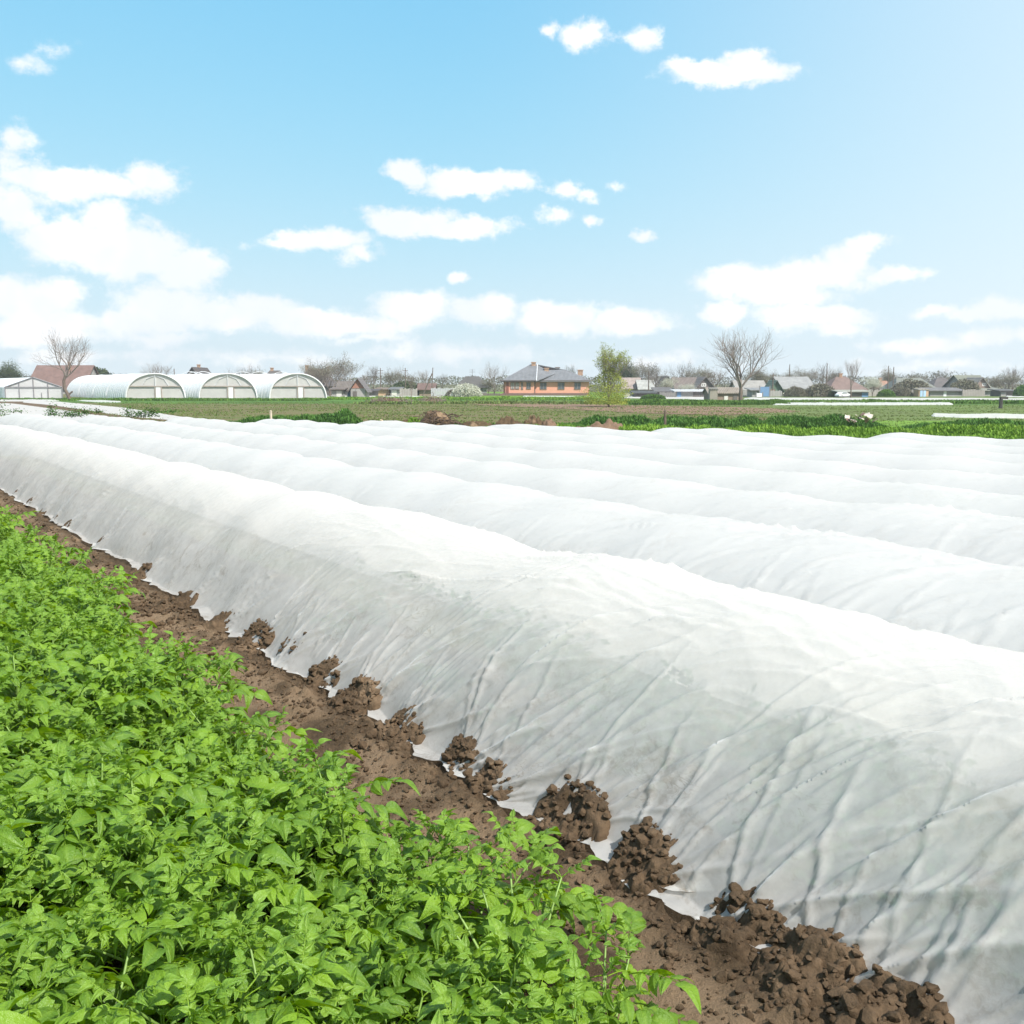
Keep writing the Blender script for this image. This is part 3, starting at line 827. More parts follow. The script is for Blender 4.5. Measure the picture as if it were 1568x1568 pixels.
def compound_leaf(seed, L, young=False, pairs=3):
    r = np.random.default_rng(seed)
    mb = MB(); vein = []
    arch = r.uniform(0.3, 0.9) if not young else r.uniform(-0.3, 0.3)
    t = np.linspace(0, 1, 8)
    ax = L * t * np.cos(arch * t * 0.7); az_ = -L * 0.5 * arch * t ** 2; ay = L * 0.10 * r.uniform(-1, 1) * t ** 2
    ras = np.stack([ax, ay, az_], -1)
    mb.tube(ras, np.linspace(0.0022, 0.0011, 8), 4); vein.append(np.full(32, 0.8))
    def put(tt, ang, LL, WW, dr):
        p = np.array([np.interp(tt, t, ras[:, i]) for i in range(3)])
        slope = math.atan2(np.interp(min(tt + 0.1, 1), t, az_) - np.interp(tt - 0.1, t, az_), 0.2 * L)
        v, f, ve = leaflet(r, LL, WW, dr, r.uniform(0.1, 0.7) if not young else 0.7, r.uniform(0.1, 0.5), r.uniform(-0.7, 0.7))
        Mx = rotz(ang) @ roty(-slope * math.cos(ang) + r.uniform(-0.25, 0.25)) @ rotx(r.uniform(-0.5, 0.5))
        mb.add(v @ Mx.T + p, f); vein.append(ve)
    k = 1.0
    put(1.0, r.uniform(-.2, .2), L * 0.46, L * 0.135, r.uniform(0.2, 0.9))
    for i in range(pairs):
        tt = 0.86 - i * 0.25
        sz = (0.38, 0.34, 0.24, 0.16)[i] * L * r.uniform(0.85, 1.12)
        for sgn in (-1, 1):
            put(tt + r.uniform(-.03, .03), sgn * r.uniform(0.9, 1.25), sz, sz * r.uniform(0.23, 0.30), r.uniform(0.2, 1.0))
        if i < pairs - 1:
            for sgn in (-1, 1):
                if r.uniform() < 0.6: put(tt - 0.12, sgn * 1.3, sz * 0.3, sz * 0.13, 0.3)
    me = mb.mesh('leaf', M_YOUNG if young else M_LEAF, True)
    a = me.attributes.new('vein', 'FLOAT', 'POINT'); a.data.foreach_set('value', np.concatenate(vein).astype(np.float32))
    return me
LEAVES = [compound_leaf(40 + i, 0.215, False, 3) for i in range(9)]
YOUNGS = [compound_leaf(80 + i, 0.095, True, 3) for i in range(4)]

def plant_plan(seed):
    """stems and leaf placements of one plant: list of (mesh, matrix)"""
    r = np.random.default_rng(seed)
    mb = MB(); plan = []
    for k in range(r.integers(6, 9)):
        a = r.uniform(0, 2 * math.pi); lean = r.uniform(0.15, 0.85); hh = r.uniform(0.24, 0.37)
        b = np.array([0.05 * math.cos(a), 0.05 * math.sin(a), 0.0])
        t = np.linspace(0, 1, 7)
        out_ = hh * lean * (t ** 1.4)
        pts = np.stack([b[0] + out_ * math.cos(a), b[1] + out_ * math.sin(a), hh * t * (1 - 0.12 * lean * t)], -1)
        mb.tube(pts, np.linspace(0.0055, 0.003, 7), 5)
        nl = r.integers(6, 8)
        ph = r.uniform(0, 6.3)
        for j in range(nl):
            tt = 0.25 + 0.75 * ((j + 0.5) / nl) ** 0.65
            p = np.array([np.interp(tt, t, pts[:, i]) for i in range(3)])
            ya = ph + j * 2.4 + r.uniform(-.3, .3)
            pitch = r.uniform(-0.35, 0.35) - 0.35 * (tt > 0.75)
            sc = r.uniform(0.75, 1.15) * (0.80 + 0.35 * math.sin(math.pi * min(tt, 0.95)))
            m = Matrix.Translation(p) @ Matrix.Rotation(ya, 4, 'Z') @ Matrix.Rotation(pitch, 4, 'Y') @ Matrix.Rotation(r.uniform(-.4, .4), 4, 'X') @ Matrix.Scale(sc, 4)
            plan.append((LEAVES[r.integers(9)], m))
        tip = pts[-1]
        for j in range(3):
            m = Matrix.Translation(tip) @ Matrix.Rotation(ph + j * 1.57 + r.uniform(-.3, .3), 4, 'Z') @ Matrix.Rotation(-r.uniform(0.5, 1.15), 4, 'Y') @ Matrix.Scale(r.uniform(0.7, 1.2), 4)
            plan.append((YOUNGS[r.integers(4)], m))
    return mb.mesh('stems', M_STEM, True), plan
PLANS = [plant_plan(600 + i) for i in range(5)]
tree_leaf_objs = []
def potato_plant(x, y, z, rz, sc, plan, label, group, keep=1.0, r=None):
    st, pl = plan
    o = thing('potato_plant', label, 'potato plant', (x, y, z), rz, group, scale=sc)
    link('stems', st, o)
    for me, m in pl:
        if keep < 1 and r.uniform() > keep: continue
        q = bpy.data.objects.new('leaf', me); q.parent = o; q.matrix_local = m
        COL.objects.link(q)
    return o

def in_view(x, y, z, mx=0.10):
    """is a point inside the picture, with a margin given as a share of the picture"""
    h = z - CAM_H; yc = y * CP - h * SP
    if yc < 0.3: return False
    px = 0.5 + x / yc; py = 0.5 - (h * CP + y * SP) / yc
    return -mx < px < 1 + mx and -mx < py < 1 + mx * 1.5
r = np.random.default_rng(4)
n_pl = 0
for v0 in (1.40, 0.98, 0.66, 0.34, 0.02, -0.30):
    s = 0.6 + r.uniform(0, .2)
    while s < 18.0:
        v = v0 + r.uniform(-.06, .06) - (.15 * float(sstep(s, 1.7, 3.3)) if v0 > 1.2 else 0)
        x, y = xy(s, v)
        if y > 0.9 and in_view(x, y, 0.35, 0.16 if y < 4 else 0.06):
            z = float(soil_height(np.array(s), np.array(v))) - 0.01
            sc = r.uniform(0.86, 1.12) * (1.0 + 0.18 * float(fbm(np.array(s * 0.9), np.array(v), 2, 700)))
            edge = v0 > 1.2
            potato_plant(x, y, z, r.uniform(0, 6.3), sc * (0.86 if edge else 1.0), PLANS[r.integers(5)],
                         'leafy green potato plant at the edge of the bare soil strip' if edge else 'leafy green potato plant inside the dense green row on the left',
                         'potato plants along the bare strip' if edge else 'potato plants in the dense rows', 0.95, r)
            n_pl += 1
        s += 0.30 + 0.02 * max(s - 6, 0)
print('plants', n_pl)

# ---------------------------------------------------------------- strips of grass, bare soil and plastic over the far field
def at(px, py, d):
    """point seen at a pixel of the photograph, at distance d in front of the camera"""
    dx, dy, dz = (px - 784) / F, CP - (py - 784) / F * SP, -SP - (py - 784) / F * CP
    t = d / dy
    return np.array([dx * t, d, CAM_H + dz * t])

def grass_material(name, a, b, c, sc=1.0):
    def fn(t, out):
        geo = t.add('ShaderNodeNewGeometry').outputs['Position']
        oi = t.add('ShaderNodeAttribute', attribute_name='tone').outputs['Fac']
        n = t.noise(geo, 1.3 * sc, 7, 0.7)
        n2 = t.noise(t.vmath('MULTIPLY', geo, (0.3, 1, 1)), 0.25 * sc, 3)
        cc = t.ramp(t.math('ADD', t.math('ADD', t.math('MULTIPLY', n, 0.55), t.math('MULTIPLY', n2, 0.35)), t.math('MULTIPLY', oi, 0.12)), [(0.35, a), (0.5, b), (0.62, c)])
        b_ = t.add('ShaderNodeBsdfPrincipled', {'Base Color': cc, 'Roughness': 0.8, 'Specular IOR Level': 0.2})
        tr = t.add('ShaderNodeBsdfTranslucent', {'Color': cc})
        m = t.add('ShaderNodeMixShader', {0: 0.25, 1: b_.outputs[0], 2: tr.outputs[0]})
        t.put(out.inputs[0], m.outputs[0])
    return material(name, fn)
M_GRASS = grass_material('green_grass', (0.06, 0.12, 0.02), (0.09, 0.19, 0.025), (0.17, 0.27, 0.05))
M_BRIGHT = grass_material('bright_crop', (0.10, 0.20, 0.02), (0.17, 0.30, 0.035), (0.26, 0.38, 0.06))
M_WEED = grass_material('green_weeds', (0.045, 0.105, 0.02), (0.075, 0.175, 0.03), (0.13, 0.26, 0.05))
M_MOWN = grass_material('mown_grass', (0.12, 0.14, 0.045), (0.14, 0.20, 0.05), (0.15, 0.25, 0.05))
M_BARE = soil_material('bare_field_soil', (0.15, 0.095, 0.065), (0.22, 0.145, 0.10), (0.27, 0.19, 0.13))
M_FLEECE_FLAT = cloth_material('flat_fleece', 0.0)

def ribbon(rows, n=160, jit=0.3, seed=0):
    """rows: (x, top y, bottom y) in pixels of the photograph, on flat ground; returns outlines of far and near edge"""
    rows = np.array(rows, float); xs = np.linspace(rows[0, 0], rows[-1, 0], n)
    tp = np.interp(xs, rows[:, 0], rows[:, 1]); bt = np.interp(xs, rows[:, 0], rows[:, 2])
    tp = tp + jit * fbm(xs * 0.05, 0 * xs, 4, seed) * 1.2; bt = bt + jit * fbm(xs * 0.05, 0 * xs, 4, seed + 50) * 1.6
    A = np.array([gp(x, y, -0.06) for x, y in zip(xs, tp)]); B = np.array([gp(x, y, -0.06) for x, y in zip(xs, bt)])
    return A, B
LAYER = [0]
def patch(name, rows, mat, seed, jit=0.3):
    A, B = ribbon(rows, 160, jit, seed); LAYER[0] += 1
    z = -0.06 + 0.004 * LAYER[0]
    v = np.concatenate([np.c_[B, np.full(len(B), z)], np.c_[A, np.full(len(A), z)]])
    n = len(A); i = np.arange(n - 1)
    f = np.stack([i, i + 1, i + 1 + n, i + n], 1)
    return structure(name, mesh_np(name, v, f, mat, False))
patch('grass_strip', [(-60, 607, 614), (200, 610, 618), (500, 611, 618.5), (760, 608, 618), (1000, 611, 621), (1180, 613, 623), (1700, 617, 624)], M_GRASS, 1, 0.6)
patch('grass_strip', [(560, 598, 611), (760, 600, 612), (905, 600, 610), (960, 602, 609)], M_BRIGHT, 7, 0.4)
patch('grass_strip', [(1100, 603, 611), (1300, 605.5, 611), (1700, 606, 612)], M_MOWN, 8, 0.4)
patch('grass_field', [(1000, 621.5, 622), (1180, 620.5, 640), (1400, 620.5, 652), (1750, 620, 668)], M_MOWN, 2, 0.5)
patch('bare_strip', [(690, 615.5, 616), (740, 616.5, 621), (860, 618, 626), (960, 620.5, 632), (1100, 623, 636), (1180, 625.5, 633), (1225, 630, 631)], M_BARE, 3, 0.5)
patch('furrow', [(-60, 612.5, 650), (60, 613.5, 650), (150, 621, 650), (310, 642.5, 652)], M_SOIL, 9, 0.1)
patch('crop_strip', [(560, 660, 661), (900, 651, 664), (1000, 645, 680), (1300, 645, 690), (1568, 645, 700), (1900, 650, 720)], M_BRIGHT, 4, 0.5)

def strip_cover(rows, h, label, seed, nv=12, group='thin white fleece strips in the far fields'):
    """a low white cover lying on the field: humped across, with real thickness"""
    A, B = ribbon(rows, 120, 0.25, seed)
    t = np.linspace(0, 1, nv)
    P = B[:, None, :] * (1 - t)[None, :, None] + A[:, None, :] * t[None, :, None]
    end = np.minimum(np.arange(120), 119 - np.arange(120)) / 3.0
    prof = (1 - np.abs(2 * t - 1) ** 4)[None, :] * np.clip(end, 0, 1)[:, None]
    Z = -0.07 + (h * (1 + 0.35 * fbm(P[..., 0] * 0.6, P[..., 1] * 0.6, 3, seed + 9))) * prof
    me = mesh_np('fleece_strip', np.dstack([P, Z]).reshape(-1, 3), grid_faces(120, nv)[:, ::-1], M_FLEECE_FLAT)
    dirt_attr(me, np.full(120 * nv, 0.1))
    return thing('fleece_strip', label, 'row cover', data=me, group=group)
strip_cover([(380, 605.2, 606.6), (500, 606.4, 608.6), (700, 607.2, 609.0)], .12, 'thin white fleece strip running from the rightmost tunnel greenhouse to the blossoming bush', 11)
strip_cover([(800, 606.6, 608.0), (905, 607.2, 609.2)], .12, 'thin white fleece strip in the grass before the brick house', 12)
strip_cover([(955, 607.0, 609.5), (1090, 608.2, 612.2), (1130, 609, 612.5)], .12, 'thin white fleece strip between the yellow-green tree and the ruined shed', 13)
strip_cover([(1138, 609.5, 613.2), (1250, 610, 614.5), (1400, 610, 615), (1600, 610.5, 616.5)], .15, 'long white fleece strip farthest back before the houses on the right', 14)
strip_cover([(1182, 616.2, 620.6), (1300, 616.8, 621.2), (1460, 617.5, 620.5)], .15, 'white fleece strip just in front of the longest far strip', 15)
strip_cover([(1425, 636.2, 638.6), (1480, 636.2, 640.4), (1620, 637, 642)], .15, 'short white fleece strip behind the weeds at the right edge', 16)
strip_cover([(1540, 606.6, 608.4), (1620, 606.8, 608.6)], .12, 'tiny white fleece strip under the green bush at the right edge', 17)
strip_cover([(-40, 611.2, 615.2), (60, 610.8, 615.4), (92, 612, 614)], .15, 'white fleece strip in front of the gabled greenhouse', 18)
strip_cover([(110, 611.8, 613.2), (150, 612.6, 616.2), (186, 615.4, 616.6)], .10, 'short white fleece strip to the right of the leaning bare tree', 19)
strip_cover([(-60, 614.5, 650), (20, 617.5, 650), (100, 628.0, 650), (190, 643.5, 646)], .10, 'broad white fleece sheet at the left edge, beyond the covered rows', 20, 30, 'broad fleece sheets beyond the rows')
strip_cover([(32, 615.2, 616.4), (85, 614.6, 622.0), (190, 623.8, 639.0), (300, 642.2, 648)], .08, 'broad white fleece sheet between the dark furrow and the mown field', 21, 24, 'broad fleece sheets beyond the rows')

# ---------------------------------------------------------------- weeds, grass and crops as loose blades and leaves
def blades(pts, hgt, wid, mat, name, label=None, seed=0, per=5, parent=None):
    """pts (n,3) roots; each root carries a few bent blades"""
    r = np.random.default_rng(seed); n = len(pts) * per
    P = np.repeat(pts, per, 0) + np.c_[r.normal(size=(n, 2)) * wid * 1.5, np.zeros(n)]
    a = r.uniform(0, 6.28, n); h = np.repeat(hgt, per) * r.uniform(0.5, 1.1, n); lean = r.uniform(0.1, 0.8, n) * h
    dx, dy = np.cos(a), np.sin(a); w = wid * r.uniform(0.6, 1.4, n)
    side = np.c_[-dy, dx, np.zeros(n)] * w[:, None]
    m1 = P + np.c_[dx * lean * 0.35, dy * lean * 0.35, h * 0.6]; tip = P + np.c_[dx * lean, dy * lean, h]
    v = np.stack([P - side * 0.5, P + side * 0.5, m1 + side, m1 - side, tip], 1).reshape(-1, 3)
    b = np.arange(n)[:, None] * 5
    me = mesh_np(name, v, [b + np.array([[0, 1, 2, 3]]), b + np.array([[3, 2, 4]])], mat, False)
    at_ = me.attributes.new('tone', 'FLOAT', 'POINT'); at_.data.foreach_set('value', np.repeat(r.uniform(-1, 1, n), 5).astype(np.float32))
    return link(name, me, parent, kind='stuff')

def bank(px0, px1, d, depth, hmax, n, seed, mat, name='weeds', blade=0.17, wid=0.017, ends=True, dens=None):
    """an uneven bank of weeds between two picture columns at distance d"""
    r = np.random.default_rng(seed)
    x0, x1 = (px0 - 784) / 1568 * d * 1.008, (px1 - 784) / 1568 * d * 1.008
    x = r.uniform(x0, x1, n); yy = r.uniform(-1, 1, n)
    u = (x - x0) / (x1 - x0)
    env = (np.clip(np.minimum(u, 1 - u) * 5, 0, 1) ** 0.7 if ends else 1) * (0.50 + 0.75 * np.clip(fbm(x * 0.45, 0 * x, 3, seed) + 0.45, 0, 1))
    prof = np.sqrt(np.clip(1 - yy ** 2, 0, 1))
    z = -0.05 + hmax * env * prof * r.uniform(0.1, 1.0, n) ** 0.5 - blade * 0.5
    pts = np.c_[x, d + yy * depth + 0.4 * fbm(x * 0.3, 0 * x, 2, seed + 1), np.maximum(z, -0.06)]
    return blades(pts, np.full(n, blade), wid, mat, name, None, seed)
bank(330, 462, 36, 1.6, .62, 4800, 31, M_WEED)
bank(420, 560, 37, 1.8, .80, 6000, 32, M_WEED)
bank(330, 420, 34, 1.0, .42, 1200, 33, M_GRASS)
bank(985, 1180, 38, 1.8, .56, 6200, 34, M_WEED)
bank(1150, 1350, 37, 1.8, .62, 6600, 35, M_WEED)
bank(1370, 1640, 36, 1.6, .46, 5200, 36, M_WEED)
bank(880, 1010, 41, 1.2, .50, 1500, 37, M_WEED)
bank(955, 1700, 32, 2.0, .42, 9000, 38, M_BRIGHT, 'low_crop', .16, .02, False)
bank(1180, 1800, 26, 2.6, .38, 9000, 39, M_BRIGHT, 'low_crop', .14, .016, False)
bank(560, 960, 40, 2.5, .12, 2600, 40, M_GRASS, 'grass')
for q, (a, b, c) in enumerate(((625, 650, .45), (695, 730, .22), (735, 765, .25), (795, 830, .30), (850, 880, .28))):
    bank(a, b, 36 if q else 38, 0.7, c, 420, 45 + q, M_BRIGHT, 'grass', .2, .02)
bank(-60, 500, 108, 3.0, .22, 5000, 51, M_GRASS, 'grass', .22, .04, False)
bank(480, 905, 116, 4.0, .26, 5000, 52, M_BRIGHT, 'grass', .25, .04, False)
bank(955, 1190, 88, 3.0, .38, 5000, 53, M_GRASS, 'grass', .22, .035, False)
bank(1180, 1700, 92, 3.0, .25, 2200, 54, M_GRASS, 'grass', .3, .05, False)
bank(560, 1300, 92, 5.0, .14, 1800, 55, M_MOWN, 'grass', .25, .05, False)
# grass standing thinly over the mown field
r = np.random.default_rng(60)
n = 32000; d = 36 + 62 * r.uniform(size=n); x = r.uniform(-0.42, 0.55, n) * d
ok = fbm(x * 0.12, d * 0.4, 4, 61) > -0.10
blades(np.c_[x, d, np.full(n, -0.06)][ok], np.full(ok.sum(), .07), .018, M_MOWN, 'grass', None, 62, 4)

def leafy_clump(px, py, w, h, d, label, n=260, seed=0):
    """a small clump of potato leaves seen beyond the row ends"""
    r = np.random.default_rng(seed)
    c = at(px, py, d); pts = r.normal(size=(n, 3)) * np.array([w * 0.36, w * 0.3, h * 0.36]); pts[:, 2] = np.abs(pts[:, 2]) + 0.02
    mb = MB(); v = []
    for p in pts:
        sz = r.uniform(0.04, 0.08); a = r.uniform(0, 6.3); e = np.array(Euler((r.uniform(-.7, .7), r.uniform(-.7, .7), a)).to_matrix())
        q = np.array([(0, 0, 0), (.5, -.35, .08), (1, 0, -.1), (.5, .35, .08)]) * sz
        mb.add(q @ e.T + p, [(0, 1, 2, 3)])
    z0 = c[2] + 0.22
    me = mb.mesh('leaf_clump', M_WEED)
    o = link('leaf_clump', None, None, (c[0], c[1], z0), label=label, category='potato plant', group='potato clumps beyond the row ends')
    link('leaves', me, o, kind='stuff')
    return o
leafy_clump(0, 650, .5, .55, 31, 'dark green potato clump cut by the left frame edge behind the covers', seed=1)
leafy_clump(27, 643, .45, .16, 33, 'low sparse green clump second from the left edge, on the white sheet', 90, 2)
leafy_clump(81, 648, .34, .45, 32, 'upright rounded green clump standing alone on the white sheet', seed=3)
leafy_clump(103, 649, .3, .28, 32, 'small green clump left of the tallest one in the cluster of three', 150, 4)
leafy_clump(117, 650, .34, .42, 32, 'tallest green clump in the cluster of three beyond the second cover', seed=5)
leafy_clump(132, 646, .28, .28, 32, 'small green clump right of the tallest one in the cluster of three', 150, 6)
leafy_clump(152, 643, .26, .18, 33, 'tiny green clump alone between the two clusters of clumps', 110, 7)
leafy_clump(198, 650, .36, .46, 32, 'dense green clump at the left end of the longer cluster', seed=8)
leafy_clump(217, 650, .36, .34, 32, 'green clump in the middle of the longer cluster', seed=9)
leafy_clump(234, 649, .36, .40, 32, 'bushy green clump right of the middle of the longer cluster', seed=10)
leafy_clump(258, 643, .6, .12, 33, 'flat green clump tapering off at the right end of the longer cluster', 150, 11)

# ---------------------------------------------------------------- heaps beyond the covers: split logs, brushwood, soil, litter
M_LOG = simple('cut_wood', (0.50, 0.38, 0.25), 0.8, 0.35, 6)
M_BARK = simple('bark', (0.115, 0.085, 0.065), 0.9, 0.35, 8)
M_BRUSH = simple('brushwood', (0.085, 0.055, 0.04), 0.9, 0.4, 8)
def stick_heap(name, label, cat, px, d, w, dep, h, n, L, rad, mat, piece, seed, mound=None):
    r = np.random.default_rng(seed)
    c = at(px, 600, d); o = thing(name, label, cat, (c[0], d, -0.06))
    ms = []
    for k in range(6):
        mb = MB(); t = np.linspace(-.5, .5, 5)
        wob = r.normal(size=(5, 2)) * (0.035 if piece == 'log' else 0.09)
        mb.tube(np.c_[t, wob], np.array([1, 1, 1, .95, .9]) * rad / L, 5, True)
        ms.append(mb.mesh(piece, mat if piece != 'log' or k % 2 else M_BARK if k == 2 else mat))
    for i in range(n):
        x = r.uniform(-1, 1); y = r.uniform(-1, 1); hh = h * (1 - x * x) ** 0.5 * (1 - 0.5 * abs(y)) * r.uniform(0.15, 1)
        l = L * r.uniform(0.6, 1.3)
        link(piece, ms[i % 6], o, (x * w / 2, y * dep / 2, hh), (r.uniform(-.3, .3), r.uniform(-.35, .35), r.uniform(-.9, .9) + (1.2 if r.uniform() < .2 else 0)), l)
    if mound:
        g = 24; xx, yy = np.meshgrid(np.linspace(-1.1, 1.1, g), np.linspace(-1.1, 1.1, g), indexing='ij')
        zz = mound * (1 - sstep(np.hypot(xx, yy) + 0.2 * fbm(xx * 3, yy * 3, 3, seed), 0.2, 1.1)) * (1 + .4 * fbm(xx * 5, yy * 5, 3, seed + 2)) - 0.02
        link('mound', mesh_np('mound', np.stack([xx * w / 2, yy * dep / 2, zz], -1).reshape(-1, 3), grid_faces(g, g)[:, ::-1], M_SOIL), o)
    return o
stick_heap('log_pile', 'low pile of pale split logs beside the left weed bank', 'wood pile', 582, 38, 1.55, .9, .38, 90, .42, .032, M_LOG, 'log', 1)
stick_heap('brush_pile', 'dark brown heap of brushwood and roots, the tallest behind the covers', 'brush pile', 668, 38, 1.8, 1.1, .78, 120, .6, .014, M_BRUSH, 'branch', 2, .66)

def soil_mound(px, d, w, dep, h, label, seed, mat=None):
    g = 44; xx, yy = np.meshgrid(np.linspace(-1.1, 1.1, g), np.linspace(-1.1, 1.1, g), indexing='ij')
    zz = h * (1 - sstep(np.hypot(xx, yy) + 0.3 * fbm(xx * 2.5 + seed, yy * 2.5, 3, seed), 0.1, 1.0)) * (1 + .5 * fbm(xx * 6, yy * 4, 4, seed + 2)) + 0.03 * fbm(xx * 14, yy * 10, 3, seed + 4) - 0.03
    c = at(px, 600, d)
    me = mesh_np('soil_mound', np.stack([xx * w / 2, yy * dep / 2, zz], -1).reshape(-1, 3), grid_faces(g, g)[:, ::-1], mat or M_SOIL)
    return thing('soil_mound', label, 'soil mound', (c[0], d, -0.06), data=me, group='mounds of dug soil beyond the covers')
soil_mound(622, 38.5, .9, .7, .36, 'small dark soil mound between the log pile and the grass tuft', 3)
soil_mound(728, 38, 2.4, 1.0, .34, 'low dark soil mound just right of the brushwood heap', 4)
soil_mound(778, 38.5, 1.8, 1.0, .44, 'dark soil mound left of the grass tuft, second after the brushwood', 5)
soil_mound(818, 38, 1.2, .9, .52, 'dark peaked soil mound with grass along its foot', 6)
soil_mound(842, 37, 1.1, .9, .42, 'reddish soil mound right beside the dark peaked one', 7, M_BARE)
soil_mound(928, 36, 2.6, 1.2, .40, 'long reddish brown soil mound at the edge of the covers', 8, M_BARE)
soil_mound(890, 35, 1.4, 1.0, .26, 'low reddish soil mound at the left end of the long one', 9, M_BARE)
for q, (px, w_, lab) in enumerate(((597, 2.8, 'dry brown heap of cut stems left of the young sapling'), (662, 1.5, 'dry brown heap of cut stems right of the young sapling'))):
    stick_heap('stem_pile', lab, 'brush pile', px, 92, w_ * 1.4, 1.6, .75, 90, 1.0, .02, simple('dry_stems', (0.20, 0.165, 0.12), 0.9, 0.3, 2), 'stalk', 20 + q, .45)
M_POST = simple('weathered_wood', (0.42, 0.37, 0.29), 0.85, 0.3, 5)
def post(px, py, d, h, rad, label, mat, name='wooden_stake'):
    c = at(px, py, d); mb = MB(); mb.tube([(0, 0, -.05), (0.01, 0, h * .5), (0, 0, h)], [rad, rad * .95, rad * .9], 6, True)
    return thing(name, label, 'stake', (c[0], d, -0.06), data=mb.mesh(name, mat))
post(415, 645, 33, .86, .045, 'pale wooden stake standing in front of the left weed bank', M_POST)
post(1018, 645, 36.5, .78, .05, 'dark wooden stake at the left end of the right weed banks', M_BARK)
o = post(1532, 625, 72, .80, .13, 'dark stubby post between the far white strips at the right', simple('dark_iron', (0.05, 0.045, 0.04), 0.6), 'iron_post')
mb = MB(); mb.box(-.05, .45, -.12, .12, .66, .82); mb.obj('spout', bpy.data.materials['dark_iron'], o)
M_RAG = simple('plastic_scraps', (0.40, 0.35, 0.31), 0.7, 0.4, 4)
M_RAG2 = simple('brown_scraps', (0.16, 0.10, 0.08), 0.8, 0.3, 4)
r = np.random.default_rng(8)
c = at(1313, 640, 35.5)
o = thing('litter_heap', 'pale heap of plastic scraps lying on the right weed bank', 'litter', (c[0], 35.5, -0.06))
for i in range(18):
    g = 6; xx, yy = np.meshgrid(np.linspace(-.5, .5, g), np.linspace(-.5, .5, g), indexing='ij')
    me = mesh_np('scrap', np.stack([xx, yy, .25 * fbm(xx * 3 + i, yy * 3, 2, i)], -1).reshape(-1, 3), grid_faces(g, g), M_RAG if i % 3 else M_RAG2)
    link('scrap', me, o, (r.normal() * .3, r.normal() * .25 - .3, .40 + .30 * r.uniform()), tuple(r.uniform(-.9, .9, 3)), r.uniform(.10, .21))
post_l = at(1500, 640, 37)

# ---------------------------------------------------------------- trees
M_TWIG = simple('grey_bark', (0.17, 0.14, 0.12), 0.9, 0.25, 1.5)
M_TRUNK = simple('trunk_bark', (0.125, 0.095, 0.075), 0.95, 0.3, 3, 0.5, 8)
M_BUD = grass_material('budding_leaves', (0.15, 0.13, 0.10), (0.20, 0.19, 0.13), (0.27, 0.27, 0.18))
M_HAZY = grass_material('far_trees', (0.13, 0.12, 0.10), (0.17, 0.17, 0.13), (0.21, 0.22, 0.16))
M_BLOSSOM = grass_material('pale_blossom', (0.40, 0.40, 0.31), (0.52, 0.53, 0.44), (0.66, 0.66, 0.58))
M_YELLOW = grass_material('yellow_green_leaves', (0.20, 0.24, 0.035), (0.33, 0.38, 0.06), (0.44, 0.47, 0.10))
M_OLIVE = grass_material('olive_leaves', (0.055, 0.075, 0.03), (0.09, 0.115, 0.05), (0.13, 0.16, 0.075))

def grow(mb, r, p, d, L, rad, lev, tips, spread, up, kids=3, curv=0.22):
    n = 5 if lev < 2 else 4
    pts = [p]; q = p.copy(); dd = d.copy()
    for i in range(n - 1):
        dd = dd + r.normal(size=3) * curv * 0.6 + np.array([0, 0, up * 0.10]); dd /= np.linalg.norm(dd)
        q = q + dd * L / (n - 1); pts.append(q.copy())
    rr = np.linspace(rad, rad * 0.62, n)
    mb.tube(pts, rr, 6 if lev == 0 else (4 if lev < 3 else 3))
    if lev >= 5 or L < 0.22:
        tips.append(q); return
    if lev >= 3: tips.append(q)
    k = kids + (1 if lev in (1, 2, 3) else 0)
    ph = r.uniform(0, 6.3)
    for i in range(k):
        last = i == 0
        t = 1.0 if last else r.uniform(0.35, 1.0)
        j = min(int(t * (n - 1)), n - 2); f = t * (n - 1) - j
        s = pts[j] * (1 - f) + pts[j + 1] * f
        a = np.cross(dd, [0.3, 0.5, 0.9]); a /= np.linalg.norm(a); b = np.cross(dd, a)
        th = ph + i * 2.4
        sp = spread * r.uniform(0.6, 1.2) * (0.45 if last else 1)
        nd = dd * math.cos(sp) + (a * math.cos(th) + b * math.sin(th)) * math.sin(sp) + np.array([0, 0, up * 0.15])
        nd /= np.linalg.norm(nd)
        grow(mb, r, s, nd, L * r.uniform(0.62, 0.84), rad * (0.60 if last else 0.45), lev + 1, tips, spread, up, kids, curv)

def leaves_at(tips, n, sz, spread, mat, seed, name='foliage', squash=1.0):
    r = np.random.default_rng(seed); tips = np.array(tips)
    P = tips[r.integers(len(tips), size=n)] + r.normal(size=(n, 3)) * spread
    a = r.normal(size=(n, 3)); a /= np.linalg.norm(a, axis=1)[:, None]
    b = np.cross(a, r.normal(size=(n, 3))); b /= np.linalg.norm(b, axis=1)[:, None]
    s = sz * r.uniform(0.6, 1.4, n)[:, None]
    v = np.stack([P - a * s, P - b * s * .6, P + a * s, P + b * s * .6], 1).reshape(-1, 3)
    me = mesh_np(name, v, np.arange(n * 4).reshape(-1, 4), mat, False)
    at_ = me.attributes.new('tone', 'FLOAT', 'POINT'); at_.data.foreach_set('value', np.repeat(r.uniform(-1, 1, n), 4).astype(np.float32))
    return me

